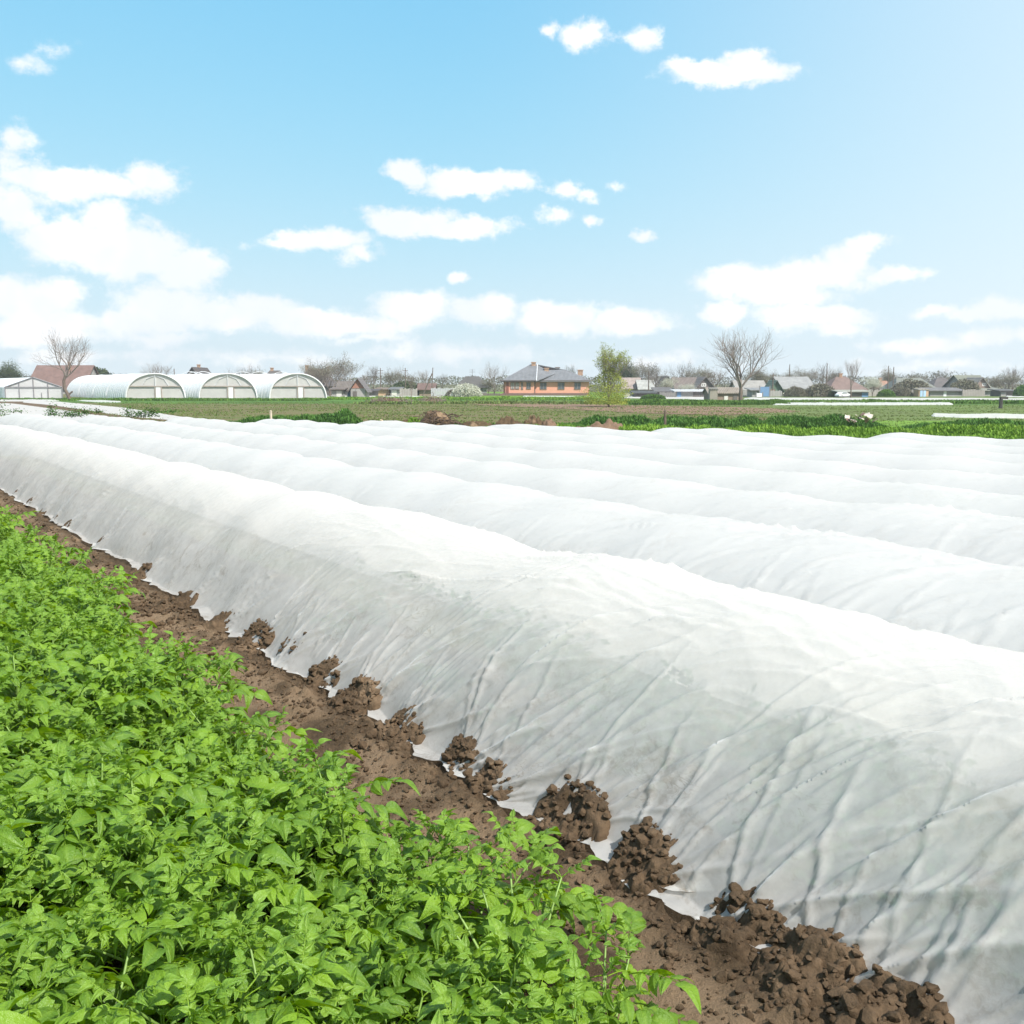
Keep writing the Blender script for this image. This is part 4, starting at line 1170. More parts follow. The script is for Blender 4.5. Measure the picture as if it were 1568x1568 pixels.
def tree_meshes(seed, H=8.0, trunk=0.28, spread=0.62, up=1.0, kids=3, rad=0.17, lean=(0, 0), path=None, leaves=None, twig=M_TWIG):
    """trunk mesh, crown mesh, foliage mesh or None, for a tree of height about H"""
    r = np.random.default_rng(seed)
    tb = MB(); th = H * trunk
    if path is None:
        path = [(0, 0, -0.1), (lean[0] * .3, lean[1] * .3, th * .5), (lean[0], lean[1], th)]
    path = np.array(path, float)
    tb.tube(path, np.linspace(rad * 1.25, rad * 0.85, len(path)), 7)
    top = path[-1]; dd = path[-1] - path[-2]; dd /= np.linalg.norm(dd)
    cb = MB(); tips = []
    nmain = kids + 1
    ph = r.uniform(0, 6.3)
    for i in range(nmain):
        a = ph + i * 2 * math.pi / nmain
        sp = spread * r.uniform(0.5, 1.15) * (0.25 if i == 0 else 1)
        nd = dd * math.cos(sp) + np.array([math.cos(a), math.sin(a), 0]) * math.sin(sp)
        grow(cb, r, top + np.array([0, 0, -r.uniform(0, .15) * th]), nd, H * r.uniform(0.24, 0.30), rad * 0.62, 1, tips, spread, up, kids)
    zz = max(t[2] for t in tips)
    k = (H - top[2]) / (zz - top[2])
    cm = cb.mesh('crown', twig)
    co = np.array([v.co[:] for v in cm.vertices]); co = (co - top) * k + top
    cm.vertices.foreach_set('co', co.astype(np.float32).ravel())
    tips = [(t - top) * k + top for t in tips]
    lm = leaves_at(tips, leaves[0], leaves[1], leaves[2], leaves[3], seed + 1) if leaves else None
    return tb.mesh('trunk', M_TRUNK, True), cm, lm

def plant_tree(meshes, px, py, d, height, label, H=8.0, rz=0.0, name='bare_tree', cat='tree', group=None, wide=1.0):
    c = at(px, py, d); k = height / H
    o = thing(name, label, cat, (c[0], d, -0.06), rz, group, scale=(k * wide, k * wide, k))
    for nm, me in zip(('trunk', 'crown', 'foliage'), meshes):
        if me is not None: link(nm, me, o, **({'kind': 'stuff'} if nm == 'foliage' else {}))
    return o

big_l = tree_meshes(13, 8, .32, .80, .9, 3, .17, path=[(0.35, 0, -.1), (.2, 0, .6), (-.15, 0, 1.3), (-.2, 0, 2.1), (0, 0, 2.7)])
t = plant_tree(big_l, 102, 612, 107, 7.6, 'large bare tree with a bent trunk in front of the greenhouses', name='bare_tree', wide=1.0)
mb = MB(); mb.tube([(0.2, 0, .6), (.7, 0, 1.0)], [.13, .08], 5, True); mb.obj('stub_branch', M_TRUNK, t)
big_r = tree_meshes(33, 8, .20, .74, 0.9, 3, .18)
plant_tree(big_r, 1134, 613, 103, 7.3, 'large bare tree with a wide crown beside the ruined shed', wide=1.1)
sap = tree_meshes(31, 8, .30, .5, 1.2, 3, .07, leaves=(500, .06, .12, M_BUD))
plant_tree(sap, 630, 618, 86, 3.1, 'young sapling with a thin trunk standing alone in the mown field', name='sapling')
# the yellow-green tree: dense below, feathery above
yg = tree_meshes(45, 8, .14, .42, 1.6, 3, .09, leaves=(9000, .045, .10, M_YELLOW))
t = plant_tree(yg, 932, 621, 77, 4.75, 'yellow-green leafing tree, dense below and feathery above, in the field', name='leafing_tree', wide=1.28)
r = np.random.default_rng(46)
n = 9000; a = r.uniform(0, 6.3, n); zz = 0.03 + 0.97 * r.uniform(0, 1, n) ** 1.5; q = np.sqrt(r.uniform(0, 1, n))
rad = 2.35 * np.interp(zz, [0, .25, .6, 1], [.85, 1.0, .72, .15]) * (1 + .75 * fbm(np.cos(a) * 2 + 5, zz * 4, 3, 47))
pts = np.c_[np.cos(a) * rad * q, np.sin(a) * rad * q, .3 + zz * 4.6]
link('foliage', leaves_at(pts, n, .06, .09, M_YELLOW, 48), t, kind='stuff')

PROT = {
    'bare1': tree_meshes(61, 8, .22, .62, .9, 3, .15),
    'bare2': tree_meshes(62, 8, .18, .75, .7, 3, .15),
    'bare3': tree_meshes(63, 8, .30, .50, 1.2, 3, .14),
    'bud1': tree_meshes(64, 8, .18, .66, .8, 3, .14, leaves=(3800, .07, .22, M_BUD)),
    'bud2': tree_meshes(65, 8, .12, .70, .7, 3, .13, leaves=(5200, .08, .30, M_BUD)),
    'bloom': tree_meshes(66, 8, .10, .72, .6, 3, .12, leaves=(7000, .08, .34, M_BLOSSOM)),
    'olive': tree_meshes(67, 8, .08, .70, .7, 3, .13, leaves=(8000, .11, .42, M_OLIVE)),
}
def rnd_bush(seed, mat, n=9000, sz=.05, flat=.8):
    r = np.random.default_rng(seed)
    a = r.normal(size=(n, 3)); a /= np.linalg.norm(a, axis=1)[:, None]
    a = a * (r.uniform(0.55, 1.0, n) ** .5)[:, None] * (1 + .16 * fbm(a[:, 0] * 3 + seed, a[:, 1] * 3 + a[:, 2] * 2, 3, seed))[:, None]
    a[:, 2] = np.abs(a[:, 2] * .9) * 1.0
    a = a * np.array([1, 1, flat * 1.25]); pts = a
    return leaves_at(pts, n, sz, .02, mat, seed)
BUSH = {'bloom': rnd_bush(71, M_BLOSSOM), 'olive': rnd_bush(72, M_OLIVE), 'green': rnd_bush(73, M_GRASS), 'bud': rnd_bush(74, M_BUD, 5000)}
def bush(kind, px, py, d, w, h, label, group='bushes by the far houses'):
    c = at(px, py, d)
    o = thing('bush', label, 'bush', (c[0], d, -0.06), px * 1.7, group, scale=(w / 2, w / 2, h))
    link('foliage', BUSH[kind], o, kind='stuff')
    mb = MB(); mb.tube([(0, 0, 0), (.02, 0, .35), (.1, .05, .7)], [.06, .045, .02], 5); mb.tube([(0, 0, .1), (-.2, 0, .5)], [.04, .02], 4)
    mb.obj('stem', M_TRUNK, o)
    return o
T = [  # prototype, px, distance, height, width factor, label
    ('olive', 16, 175, 5.6, 1.0, 'greyish evergreen tree at the left edge behind the gabled greenhouse'),
    ('bare2', 228, 165, 4.3, 1.0, 'small bare tree to the left behind the first tunnel greenhouse'),
    ('bare1', 247, 165, 5.6, 1.1, 'bare tree rising behind the arch of the first tunnel greenhouse'),
    ('bare2', 372, 170, 5.4, 1.1, 'bare tree rising behind the second tunnel greenhouse'),
    ('bud1', 392, 172, 4.8, .9, 'smaller budding tree right behind the second tunnel greenhouse'),
    ('bud1', 487, 135, 5.2, 1.1, 'leftmost bare tree of the big clump by the last tunnel'),
    ('bare2', 505, 138, 5.4, 1.2, 'second bare tree of the big clump by the last tunnel'),
    ('bud1', 524, 142, 6.0, 1.0, 'tallest bare tree of the big clump by the last tunnel'),
    ('bare1', 495, 150, 4.6, 1.3, 'low bare tree at the back of the big clump'),
    ('bare3', 572, 150, 4.6, 1.0, 'thin bare tree right of the gabled wooden shed'),
    ('bare1', 560, 152, 3.6, 1.0, 'short bare tree against the gabled wooden shed'),
    ('bud1', 603, 155, 4.2, 1.0, 'budding tree between the two thin poles'),
    ('bare2', 608, 165, 5.0, .8, 'bare tree behind the long dark hedge'),
    ('bare3', 648, 165, 4.2, .9, 'bare tree left of the leaning pole'),
    ('bare1', 676, 175, 3.8, .9, 'small bare tree just right of the leaning pole'),
    ('bare2', 757, 155, 5.4, .8, 'bare tree standing left of the brick house'),
    ('bud2', 748, 160, 2.8, 1.2, 'low hazy tree at the left corner of the brick house'),
    ('bare3', 873, 190, 5.6, .8, 'bare tree showing over the roof of the brick house'),
    ('olive', 962, 190, 6.2, .9, 'dark hazy tree directly behind the yellow-green tree'),
    ('bud1', 988, 165, 5.9, 1.1, 'tall budding tree over the tan-roofed house'),
    ('bare1', 1003, 140, 4.0, 1.1, 'spreading bare tree over the lean-to sheds'),
    ('bloom', 1022, 142, 2.8, 1.2, 'pale blossoming tree by the lean-to sheds'),
    ('bare2', 1044, 170, 6.0, .9, 'bare tree behind the brown gabled barn'),
    ('bud1', 1070, 165, 5.0, 1.2, 'broad hazy tree left of the big bare tree'),
    ('bare1', 1092, 160, 4.4, 1.1, 'bare tree under the crown of the big bare tree'),
    ('bloom', 1053, 135, 1.9, 1.3, 'small pale tree in front of the brown gabled barn'),
    ('bud2', 1160, 160, 4.9, 1.1, 'reddish budding tree right of the big bare tree'),
    ('bud1', 1176, 168, 4.2, .9, 'budding tree over the dark green shed'),
    ('bud1', 1205, 185, 4.4, 1.0, 'hazy tree left of the light grey roof'),
    ('bud1', 1233, 175, 4.9, 1.3, 'broad bare tree behind the light grey roof'),
    ('bare2', 1262, 160, 5.4, 1.0, 'tall bare tree between the grey and the brown roofs'),
    ('bud2', 1278, 190, 4.8, .9, 'hazy tree behind the brown hipped roof'),
    ('bare3', 1303, 128, 5.0, .8, 'dark bare tree in front of the brown hipped roof'),
    ('bloom', 1336, 140, 2.9, 1.2, 'pale blossoming tree right of the brown hipped roof'),
    ('bud2', 1358, 185, 4.9, 1.2, 'round tan hazy tree behind the two thin posts'),
    ('bud1', 1402, 200, 4.2, 1.4, 'faint hazy tree behind the wide grey-green roof'),
    ('bare2', 1438, 165, 4.6, .9, 'bare tree between the wide roof and the dark house'),
    ('bud1', 1465, 185, 3.8, 1.4, 'hazy tree behind the dark house'),
    ('bud1', 1540, 150, 3.8, 1.4, 'spreading hazy tree right of the half-hipped house'),
    ('bare1', 1550, 165, 5.0, 1.0, 'tallest bare tree near the right frame edge'),
    ('bud2', 1522, 170, 3.2, 1.3, 'low hazy tree close against the half-hipped house'),
    ('bud1', 1590, 160, 4.4, 1.2, 'hazy tree just beyond the right frame edge'),
]
for i, (k, px, d, h, wd, lab) in enumerate(T):
    plant_tree(PROT[k], px, 600, d, h, lab, rz=i * 1.3, name={'olive': 'evergreen_tree', 'bloom': 'blossoming_tree'}.get(k, 'bare_tree'), group='trees among the far houses', wide=wd * 1.1)
c = at(150, 600, 190)
o = thing('tree', 'large rounded grey-green tree beside the red-roofed barn', 'tree', (c[0], 190, -0.06), scale=(3.9, 3.4, 5.0))
link('foliage', rnd_bush(75, M_OLIVE, 14000, .05), o, kind='stuff'); mb = MB(); mb.tube([(0, 0, 0), (0, 0, .5)], [.08, .06], 6); mb.obj('trunk', M_TRUNK, o)
bush('bloom', 714, 605, 133, 4.0, 1.95, 'large round pale blossoming bush in front of the grey half-hipped house')
bush('bud', 694, 605, 134, 2.2, 1.1, 'small pale bush left of the round blossoming bush')
bush('olive', 606, 600, 150, 5, 1.5, 'dark green bush against the long low sheds, left one')
bush('olive', 622, 600, 152, 5, 2.3, 'dark green bush against the long low sheds, right one')
bush('olive', 1232, 600, 140, 3.4, 1.0, 'dark bush under the wall of the light grey roofed house')
bush('bud', 1218, 600, 138, 3, 1.5, 'yellowish bush before the light grey roofed house')
bush('bud', 1256, 600, 138, 4.5, 1.9, 'pale green bush between the light grey and the brown roof')
bush('olive', 1277, 600, 136, 1.9, 1.0, 'dark bush left of the parked car')
bush('green', 1357, 600, 139, 2.4, 1.1, 'bright green bush before the small orange roof')
bush('bud', 1380, 600, 142, 3.2, 1.4, 'pale bush before the wide grey-green roof')
bush('green', 1566, 600, 138, 2.4, 1.7, 'bright green bush at the right frame edge')
bush('bud', 1395, 600, 148, 6, 2.6, 'broad pale green bush over the wide grey-green roof')
bush('bud', 1476, 600, 150, 5, 2.6, 'pale green bush left of the half-hipped house')
bush('green', 1000, 600, 118, 3.0, .6, 'low green bush by the lean-to sheds')

# the far-off trees and hedges that close the horizon as one mass
r = np.random.default_rng(801)
n = 80000
x = r.uniform(-160, 190, n); d = 225 + r.normal(size=n) * 5
top = 2.0 + 2.6 * np.clip(fbm(x * .06, 0 * x, 4, 802) + .45, 0, 1.2) * (1 + .4 * fbm(x * .5, 0 * x, 2, 803))
z = top * r.uniform(0, 1, n) ** .7
tips = np.c_[x, d, z]
link('treeline', leaves_at(tips, n, .15, .10, M_HAZY, 804, 'treeline'), kind='stuff')

# ---------------------------------------------------------------- greenhouses
def plastic(name, col, tr=0.22, rough=0.5):
    def fn(t, out):
        geo = t.add('ShaderNodeNewGeometry').outputs['Position']
        n = t.noise(geo, 0.9, 5, 0.65)
        c = t.ramp(n, [(0.35, tuple(x * .90 for x in col)), (0.65, col)])
        bn = t.add('ShaderNodeBump', {'Height': t.noise(geo, 2.5, 4), 'Strength': 0.25, 'Distance': 0.1}).outputs[0]
        b = t.add('ShaderNodeBsdfPrincipled', {'Base Color': c, 'Roughness': rough, 'Specular IOR Level': 0.4, 'Normal': bn})
        tr_ = t.add('ShaderNodeBsdfTranslucent', {'Color': c})
        m = t.add('ShaderNodeMixShader', {0: tr, 1: b.outputs[0], 2: tr_.outputs[0]})
        t.put(out.inputs[0], m.outputs[0])
    return material(name, fn)
M_PLASTIC = plastic('white_greenhouse_film', (0.90, 0.90, 0.90))
M_PLASTIC_END = plastic('dull_greenhouse_film', (0.60, 0.58, 0.56))
M_PLASTIC_GREY = plastic('grey_greenhouse_film', (0.60, 0.58, 0.58), .2)
M_FRAME = simple('rusty_frame', (0.36, 0.30, 0.26), 0.8, 0.2, 2)
M_DARKFRAME = simple('dark_frame', (0.20, 0.19, 0.20), 0.7, 0.2, 2)
M_RIB = simple('pale_rib', (0.62, 0.63, 0.65), 0.6, 0.1, 2)

def tunnel(px0, px1, py, d, h, L, label, seed):
    a = at(px0, py, d); b = at(px1, py, d); w = (b[0] - a[0]) / 2; cx = (a[0] + b[0]) / 2
    ang = math.atan2(-U[0], U[1])
    o = thing('tunnel_greenhouse', label, 'greenhouse', (cx, d, -0.06), 0, 'white tunnel greenhouses')
    m = 28; th = np.linspace(0, math.pi, m)
    ax = np.cos(th) * w; az_ = np.sin(th) ** 0.85 * h
    n = 60; t = np.linspace(0, L, n)
    # front rim lies in the picture plane, the body runs away to the back left
    def ring(tt, k=1.0):
        return np.stack([ax * k + U[0] * tt, np.full(m, U[1] * tt), az_ * k + 0.01], -1)
    V_ = np.concatenate([ring(tt) + np.array([0, 0, 1]) * (0.03 * fbm(th * 2, np.full(m, tt * .6), 2, seed) * np.sin(th))[:, None] for tt in t])
    link('film', mesh_np('film', V_, grid_faces(n, m), M_PLASTIC), o)
    mb = MB()
    for tt in np.arange(0.6, L, 0.95):
        mb.tube(ring(tt, 1.006), .028, 4)
    mb.obj('ribs', M_RIB, o, kind='stuff')
    mb = MB()
    for tt in (L * .28, L * .5, L * .75): mb.tube(ring(tt, 1.012), .05, 4)
    mb.obj('seam', M_RIB, o)
    k = 0.985; y = 0.12
    P = [(x * k, y, z * k) for x, z in zip(ax, az_)]
    me = mesh_np('end_wall', np.array(P + [(0, y, 0.0)]), np.array([(m, i, i + 1) for i in range(m - 1)]), M_PLASTIC_END, False)
    link('end_wall', me, o)
    mb = MB(); mb.tube(ring(0.0, 1.0) + np.array([0, -.02, 0]), .07, 5); mb.obj('front_arch', M_PLASTIC, o)
    hb = h * .50; xb = w * .90
    mb = MB(); mb.box(-xb, xb, -.02, .08, hb, hb + .10); mb.obj('crossbar', M_FRAME, o)
    for x in (-w * .02, w * .20): mb = MB(); mb.box(x - .04, x + .04, .0, .1, .1, hb); mb.obj('door_post', M_FRAME, o)
    mb = MB(); mb.box(-.03, .03, .0, .09, hb + .1, h * .97); mb.obj('king_post', M_RIB, o)
    mb = MB(); mb.box(w * .01, w * .17, .02, .10, .15, hb * .97); mb.obj('door', M_PLASTIC, o)
    for s in (-1, 1):
        mb = MB(); mb.tube([(s * w * .45, .06, hb + .1), (s * w * .3, .06, h * .8), (s * .1, .06, h * .92)], .03, 4); mb.obj('brace', M_RIB, o)
    mb = MB(); mb.box(-w * .97, -.1, -.01, .09, .10, .17); mb.obj('sill_bar', M_FRAME, o)
    mb = MB(); mb.box(w * .22, w * .97, -.01, .09, .10, .17); mb.obj('sill_bar', M_FRAME, o)
    return o
tunnel(193, 284, 611, 113, 2.82, 34, 'left one of the three white tunnel greenhouses, nearest the bent tree', 1)
tunnel(305, 394, 611, 113, 2.82, 34, 'middle one of the three white tunnel greenhouses', 2)
tunnel(413, 500, 611, 113, 2.82, 34, 'right one of the three white tunnel greenhouses, next to the bare trees', 3)
# the gabled one at the left edge
a = at(8, 610, 116); b = at(96, 610, 116); w = (b[0] - a[0]) / 2; L = 26
o = thing('gabled_greenhouse', 'grey gabled greenhouse at the left edge with dark glazing bars', 'greenhouse', ((a[0] + b[0]) / 2, 116, -0.06))
hE, hR = 1.35, 2.45
prof = [(-w, 0), (-w, hE), (0, hR), (w, hE), (w, 0)]
for nm, q0, q1, mt in (('side_wall', 0, 1, M_PLASTIC), ('roof_slope', 1, 2, M_PLASTIC), ('roof_slope', 2, 3, M_PLASTIC), ('side_wall', 3, 4, M_PLASTIC)):
    (x0, z0), (x1, z1) = prof[q0], prof[q1]
    mb = MB(); mb.poly([(x0, 0, z0), (x1, 0, z1), (x1 + U[0] * L, U[1] * L, z1), (x0 + U[0] * L, U[1] * L, z0)]); mb.obj(nm, mt, o)
cuts = [-w * .99, -w * .5, 0, w * .5, w * .99]
for i in range(4):
    x0, x1 = cuts[i] + .03, cuts[i + 1] - .03
    f = lambda x: hE + (hR - hE) * (1 - abs(x) / w)
    mb = MB(); mb.poly([(x0, .03, 0), (x1, .03, 0), (x1, .03, hE - .03), (x0, .03, hE - .03)]); mb.obj('panel', M_PLASTIC_GREY, o)
    mb = MB(); mb.poly([(x0, .03, hE + .03), (x1, .03, hE + .03), (x1, .03, f(x1) - .02), (x0, .03, f(x0) - .02)]); mb.obj('panel', M_PLASTIC_GREY, o)
for x in cuts: mb = MB(); mb.box(x - .05, x + .05, -.04, .07, 0, f(x) - .01); mb.obj('glazing_bar', M_DARKFRAME, o)
mb = MB(); mb.box(-w * .97, w * .97, -.07, .0, hE - .05, hE + .05); mb.obj('crossbar', M_DARKFRAME, o)
for s in (-1, 1): mb = MB(); mb.tube([(s * w, -.02, hE), (0, -.02, hR)], .07, 4); mb.obj('rafter', M_DARKFRAME, o)
mb = MB(); mb.box(-w * 1.0, w * 1.0, -.03, .06, -.05, .08); mb.obj('sill', M_DARKFRAME, o)
mb = MB(); mb.tube([(w * .28, -.06, .1), (w * .28, -.06, .75)], .04, 4); mb.obj('door_handle', M_DARKFRAME, o)
for q, (px, d, w_) in enumerate(((292, 138, 2.3), (300, 142, 2.3), (312, 138, 2.6), (372, 140, 2.6), (398, 140, 2.6), (432, 142, 2.6))):
    c = at(px, 600, d); th = np.linspace(0, math.pi, 18); mb = MB()
    mb.tube(np.stack([np.cos(th) * w_, 0 * th, np.sin(th) * 3.35], -1), .045, 4)
    thing('bare_hoop', ['leftmost bare greenhouse hoop showing over the white tunnels', 'second bare greenhouse hoop showing over the white tunnels', 'third bare hoop, left of the middle tunnel arch',
          'bare hoop rising over the middle tunnel arch', 'bare hoop right of the middle tunnel arch', 'rightmost bare hoop over the last tunnel'][q], 'greenhouse hoop', (c[0], d, -.06), .1 * q, 'bare greenhouse hoops', data=mb.mesh('bare_hoop', M_RIB, True))

# ---------------------------------------------------------------- houses, sheds, fences
WALLS = {}
def wm(col, var=.12):
    k = tuple(col)
    if k not in WALLS: WALLS[k] = simple('wall_paint', col, .85, var, 1.2)
    return WALLS[k]
def roof_mat(col, k=1):
    def fn(t, out):
        oc = t.add('ShaderNodeTexCoord').outputs['Object']
        geo = t.add('ShaderNodeNewGeometry').outputs['Position']
        n = t.noise(geo, 1.2, 5, 0.65)
        c = t.ramp(n, [(0.3, tuple(x * .52 for x in col)), (0.7, tuple(min(1, x * .78) for x in col))])
        w = t.add('ShaderNodeTexWave', {'Vector': oc, 'Scale': 1.6, 'Distortion': 0.3}, wave_type='BANDS', bands_direction='X').outputs['Fac']
        bn = t.add('ShaderNodeBump', {'Height': w, 'Strength': 0.6, 'Distance': 0.06}).outputs[0]
        b = t.add('ShaderNodeBsdfPrincipled', {'Base Color': c, 'Roughness': 0.75, 'Specular IOR Level': 0.3, 'Normal': bn})
        t.put(out.inputs[0], b.outputs[0])
    return material('roofing', fn)
ROOFS = {}
def rm(col):
    if col not in ROOFS: ROOFS[col] = roof_mat(col)
    return ROOFS[col]
M_PANE = simple('window_glass', (0.06, 0.075, 0.09), 0.15, 0.1, 1, spec=0.8)
M_SASH = simple('window_sash', (0.16, 0.13, 0.12), 0.6, 0.1, 2)
M_WSASH = simple('white_sash', (0.70, 0.70, 0.68), 0.6, 0.05, 2)
M_CHIM = simple('chimney_brick', (0.34, 0.22, 0.15), 0.9, 0.25, 5)

def house(px0, px1, d, eave, ridge, roof, wallc, roofc, label, depth=7.0, wins=(), doors=(), chim=(), rz=0.0, name='house', cat='house', over=.35, hip=.3, ant=False, gable_c=None, group='houses at the far edge of the fields'):
    """px0, px1: the ends of the front wall; wins: (share along the front, width, bottom, top); roof: side, front, hip"""
    if px0 > 500: eave, ridge = eave * .62, ridge * .68; depth *= .75; wins = [(q[0], q[1] * .8, q[2] * .62, q[3] * .62) + tuple(q[4:]) for q in wins]; doors = [(q[0], q[1] * .8, q[2] * .62, q[3]) for q in doors]
    a = at(px0, 600, d); b = at(px1, 600, d); W = b[0] - a[0]; hw = W / 2
    o = thing(name, label, cat, ((a[0] + b[0]) / 2, d, -0.06), rz, group)
    mb = MB(); mb.box(-hw, hw, 0, depth, -.1, eave)
    if roof == 'front':
        mb.add([(-hw, 0, eave), (hw, 0, eave), (0, 0, ridge - .06)], [(0, 1, 2)]); mb.add([(-hw, depth, eave), (hw, depth, eave), (0, depth, ridge - .06)], [(2, 1, 0)])
    if roof == 'side':
        mb.add([(-hw, 0, eave), (-hw, depth, eave), (-hw, depth / 2, ridge - .06)], [(2, 1, 0)]); mb.add([(hw, 0, eave), (hw, depth, eave), (hw, depth / 2, ridge - .06)], [(0, 1, 2)])
    mb.obj('wall', wallc, o)
    if gable_c is not None and roof == 'front':
        mb = MB(); mb.add([(-hw * .98, -.04, eave), (hw * .98, -.04, eave), (0, -.04, ridge - .10)], [(0, 1, 2)]); mb.obj('gable', gable_c, o)
    mb = MB(); e = over; t = .10
    def slab(P):
        P = np.array(P, float); n = len(P)
        lo = P - np.array([0, 0, t]); mb.add(np.concatenate([P, lo]), [(q, (q + 1) % n, n + (q + 1) % n, n + q) for q in range(n)])
        mb.poly(P); mb.poly(lo[::-1])
    ez = eave - e * (ridge - eave) / (depth / 2 + .01) * .8
    if roof == 'side':
        slab([(-hw - e, -e, ez), (hw + e, -e, ez), (hw + e, depth / 2, ridge), (-hw - e, depth / 2, ridge)])
        slab([(hw + e, depth + e, ez), (-hw - e, depth + e, ez), (-hw - e, depth / 2 + .002, ridge), (hw + e, depth / 2 + .002, ridge)])
    elif roof == 'front':
        ez = eave - e * (ridge - eave) / hw * .9
        slab([(-hw - e, depth + e, ez), (-hw - e, -e, ez), (0, -e, ridge), (0, depth + e, ridge)])
        slab([(hw + e, -e, ez), (hw + e, depth + e, ez), (.002, depth + e, ridge), (.002, -e, ridge)])
    elif roof == 'shed':
        slab([(-hw - e, -e, eave + .02), (hw + e, -e, eave + .02), (hw + e, depth + e, ridge), (-hw - e, depth + e, ridge)])
    else:
        k = hw * (1 - hip); yc = depth / 2
        slab([(-hw - e, -e, ez), (hw + e, -e, ez), (k, yc, ridge), (-k, yc, ridge)])
        slab([(hw + e, depth + e, ez), (-hw - e, depth + e, ez), (-k, yc + .002, ridge), (k, yc + .002, ridge)])
        slab([(-hw - e, depth + e, ez), (-hw - e, -e, ez), (-k - .002, yc, ridge)])
        slab([(hw + e, -e, ez), (hw + e, depth + e, ez), (k + .002, yc, ridge)])
    ro = mb.obj('roof', roofc, o)
    for (u, x_off) in chim:
        mb = MB(); x = -hw + W * u; mb.box(x - .22, x + .22, depth / 2 - .25 + x_off, depth / 2 + .25 + x_off, eave + (ridge - eave) * .55, ridge + .38); mb.box(x - .27, x + .27, depth / 2 - .3 + x_off, depth / 2 + .3 + x_off, ridge + .36, ridge + .48)
        mb.obj('chimney', M_CHIM, ro)
    for (u, ww, z0, z1, *c) in wins:
        x = -hw + W * u; sash = c[0] if c else M_SASH
        mb = MB(); s = .09
        mb.box(x - ww / 2, x + ww / 2, -.07, .0, z0, z0 + s); mb.box(x - ww / 2, x + ww / 2, -.07, .0, z1 - s, z1)
        for xx in (x - ww / 2, x + ww / 2 - s, x - s / 2): mb.box(xx, xx + s, -.068, .0, z0 + s, z1 - s)
        f = mb.obj('window', sash, o)
        mb = MB(); mb.box(x - ww / 2 + .02, x + ww / 2 - .02, -.03, -.005, z0 + .02, z1 - .02); mb.obj('pane', M_PANE, f)
    for (u, ww, z1, mt) in doors:
        x = -hw + W * u; mb = MB(); mb.box(x - ww / 2, x + ww / 2, -.06, .0, 0.02, z1)
        dr = mb.obj('door', mt, o); mb = MB(); mb.box(x + ww * .3, x + ww * .38, -.12, -.06, 1.0, 1.1); mb.obj('handle', M_SASH, dr)
    if ant:
        mb = MB(); mb.tube([(0, depth / 2, ridge), (0, depth / 2, ridge + 1.1)], .03, 4)
        for z in (.6, .8, 1.0): mb.tube([(-.5, depth / 2, ridge + z), (.5, depth / 2, ridge + z)], .015, 3)
        mb.obj('antenna', M_SASH, o)
    return o
GREY = (0.22, 0.225, 0.235); BROWN = (0.17, 0.13, 0.11)
cream, pale, brownw, darkw, greyw = (wm(c) for c in ((0.50, 0.47, 0.42), (0.58, 0.56, 0.53), (0.24, 0.18, 0.14), (0.13, 0.115, 0.105), (0.30, 0.29, 0.28)))
bluep = wm((0.13, 0.23, 0.38)); whitep = wm((0.74, 0.75, 0.77)); greenp = wm((0.10, 0.16, 0.11)); orangew = wm((0.45, 0.30, 0.20))

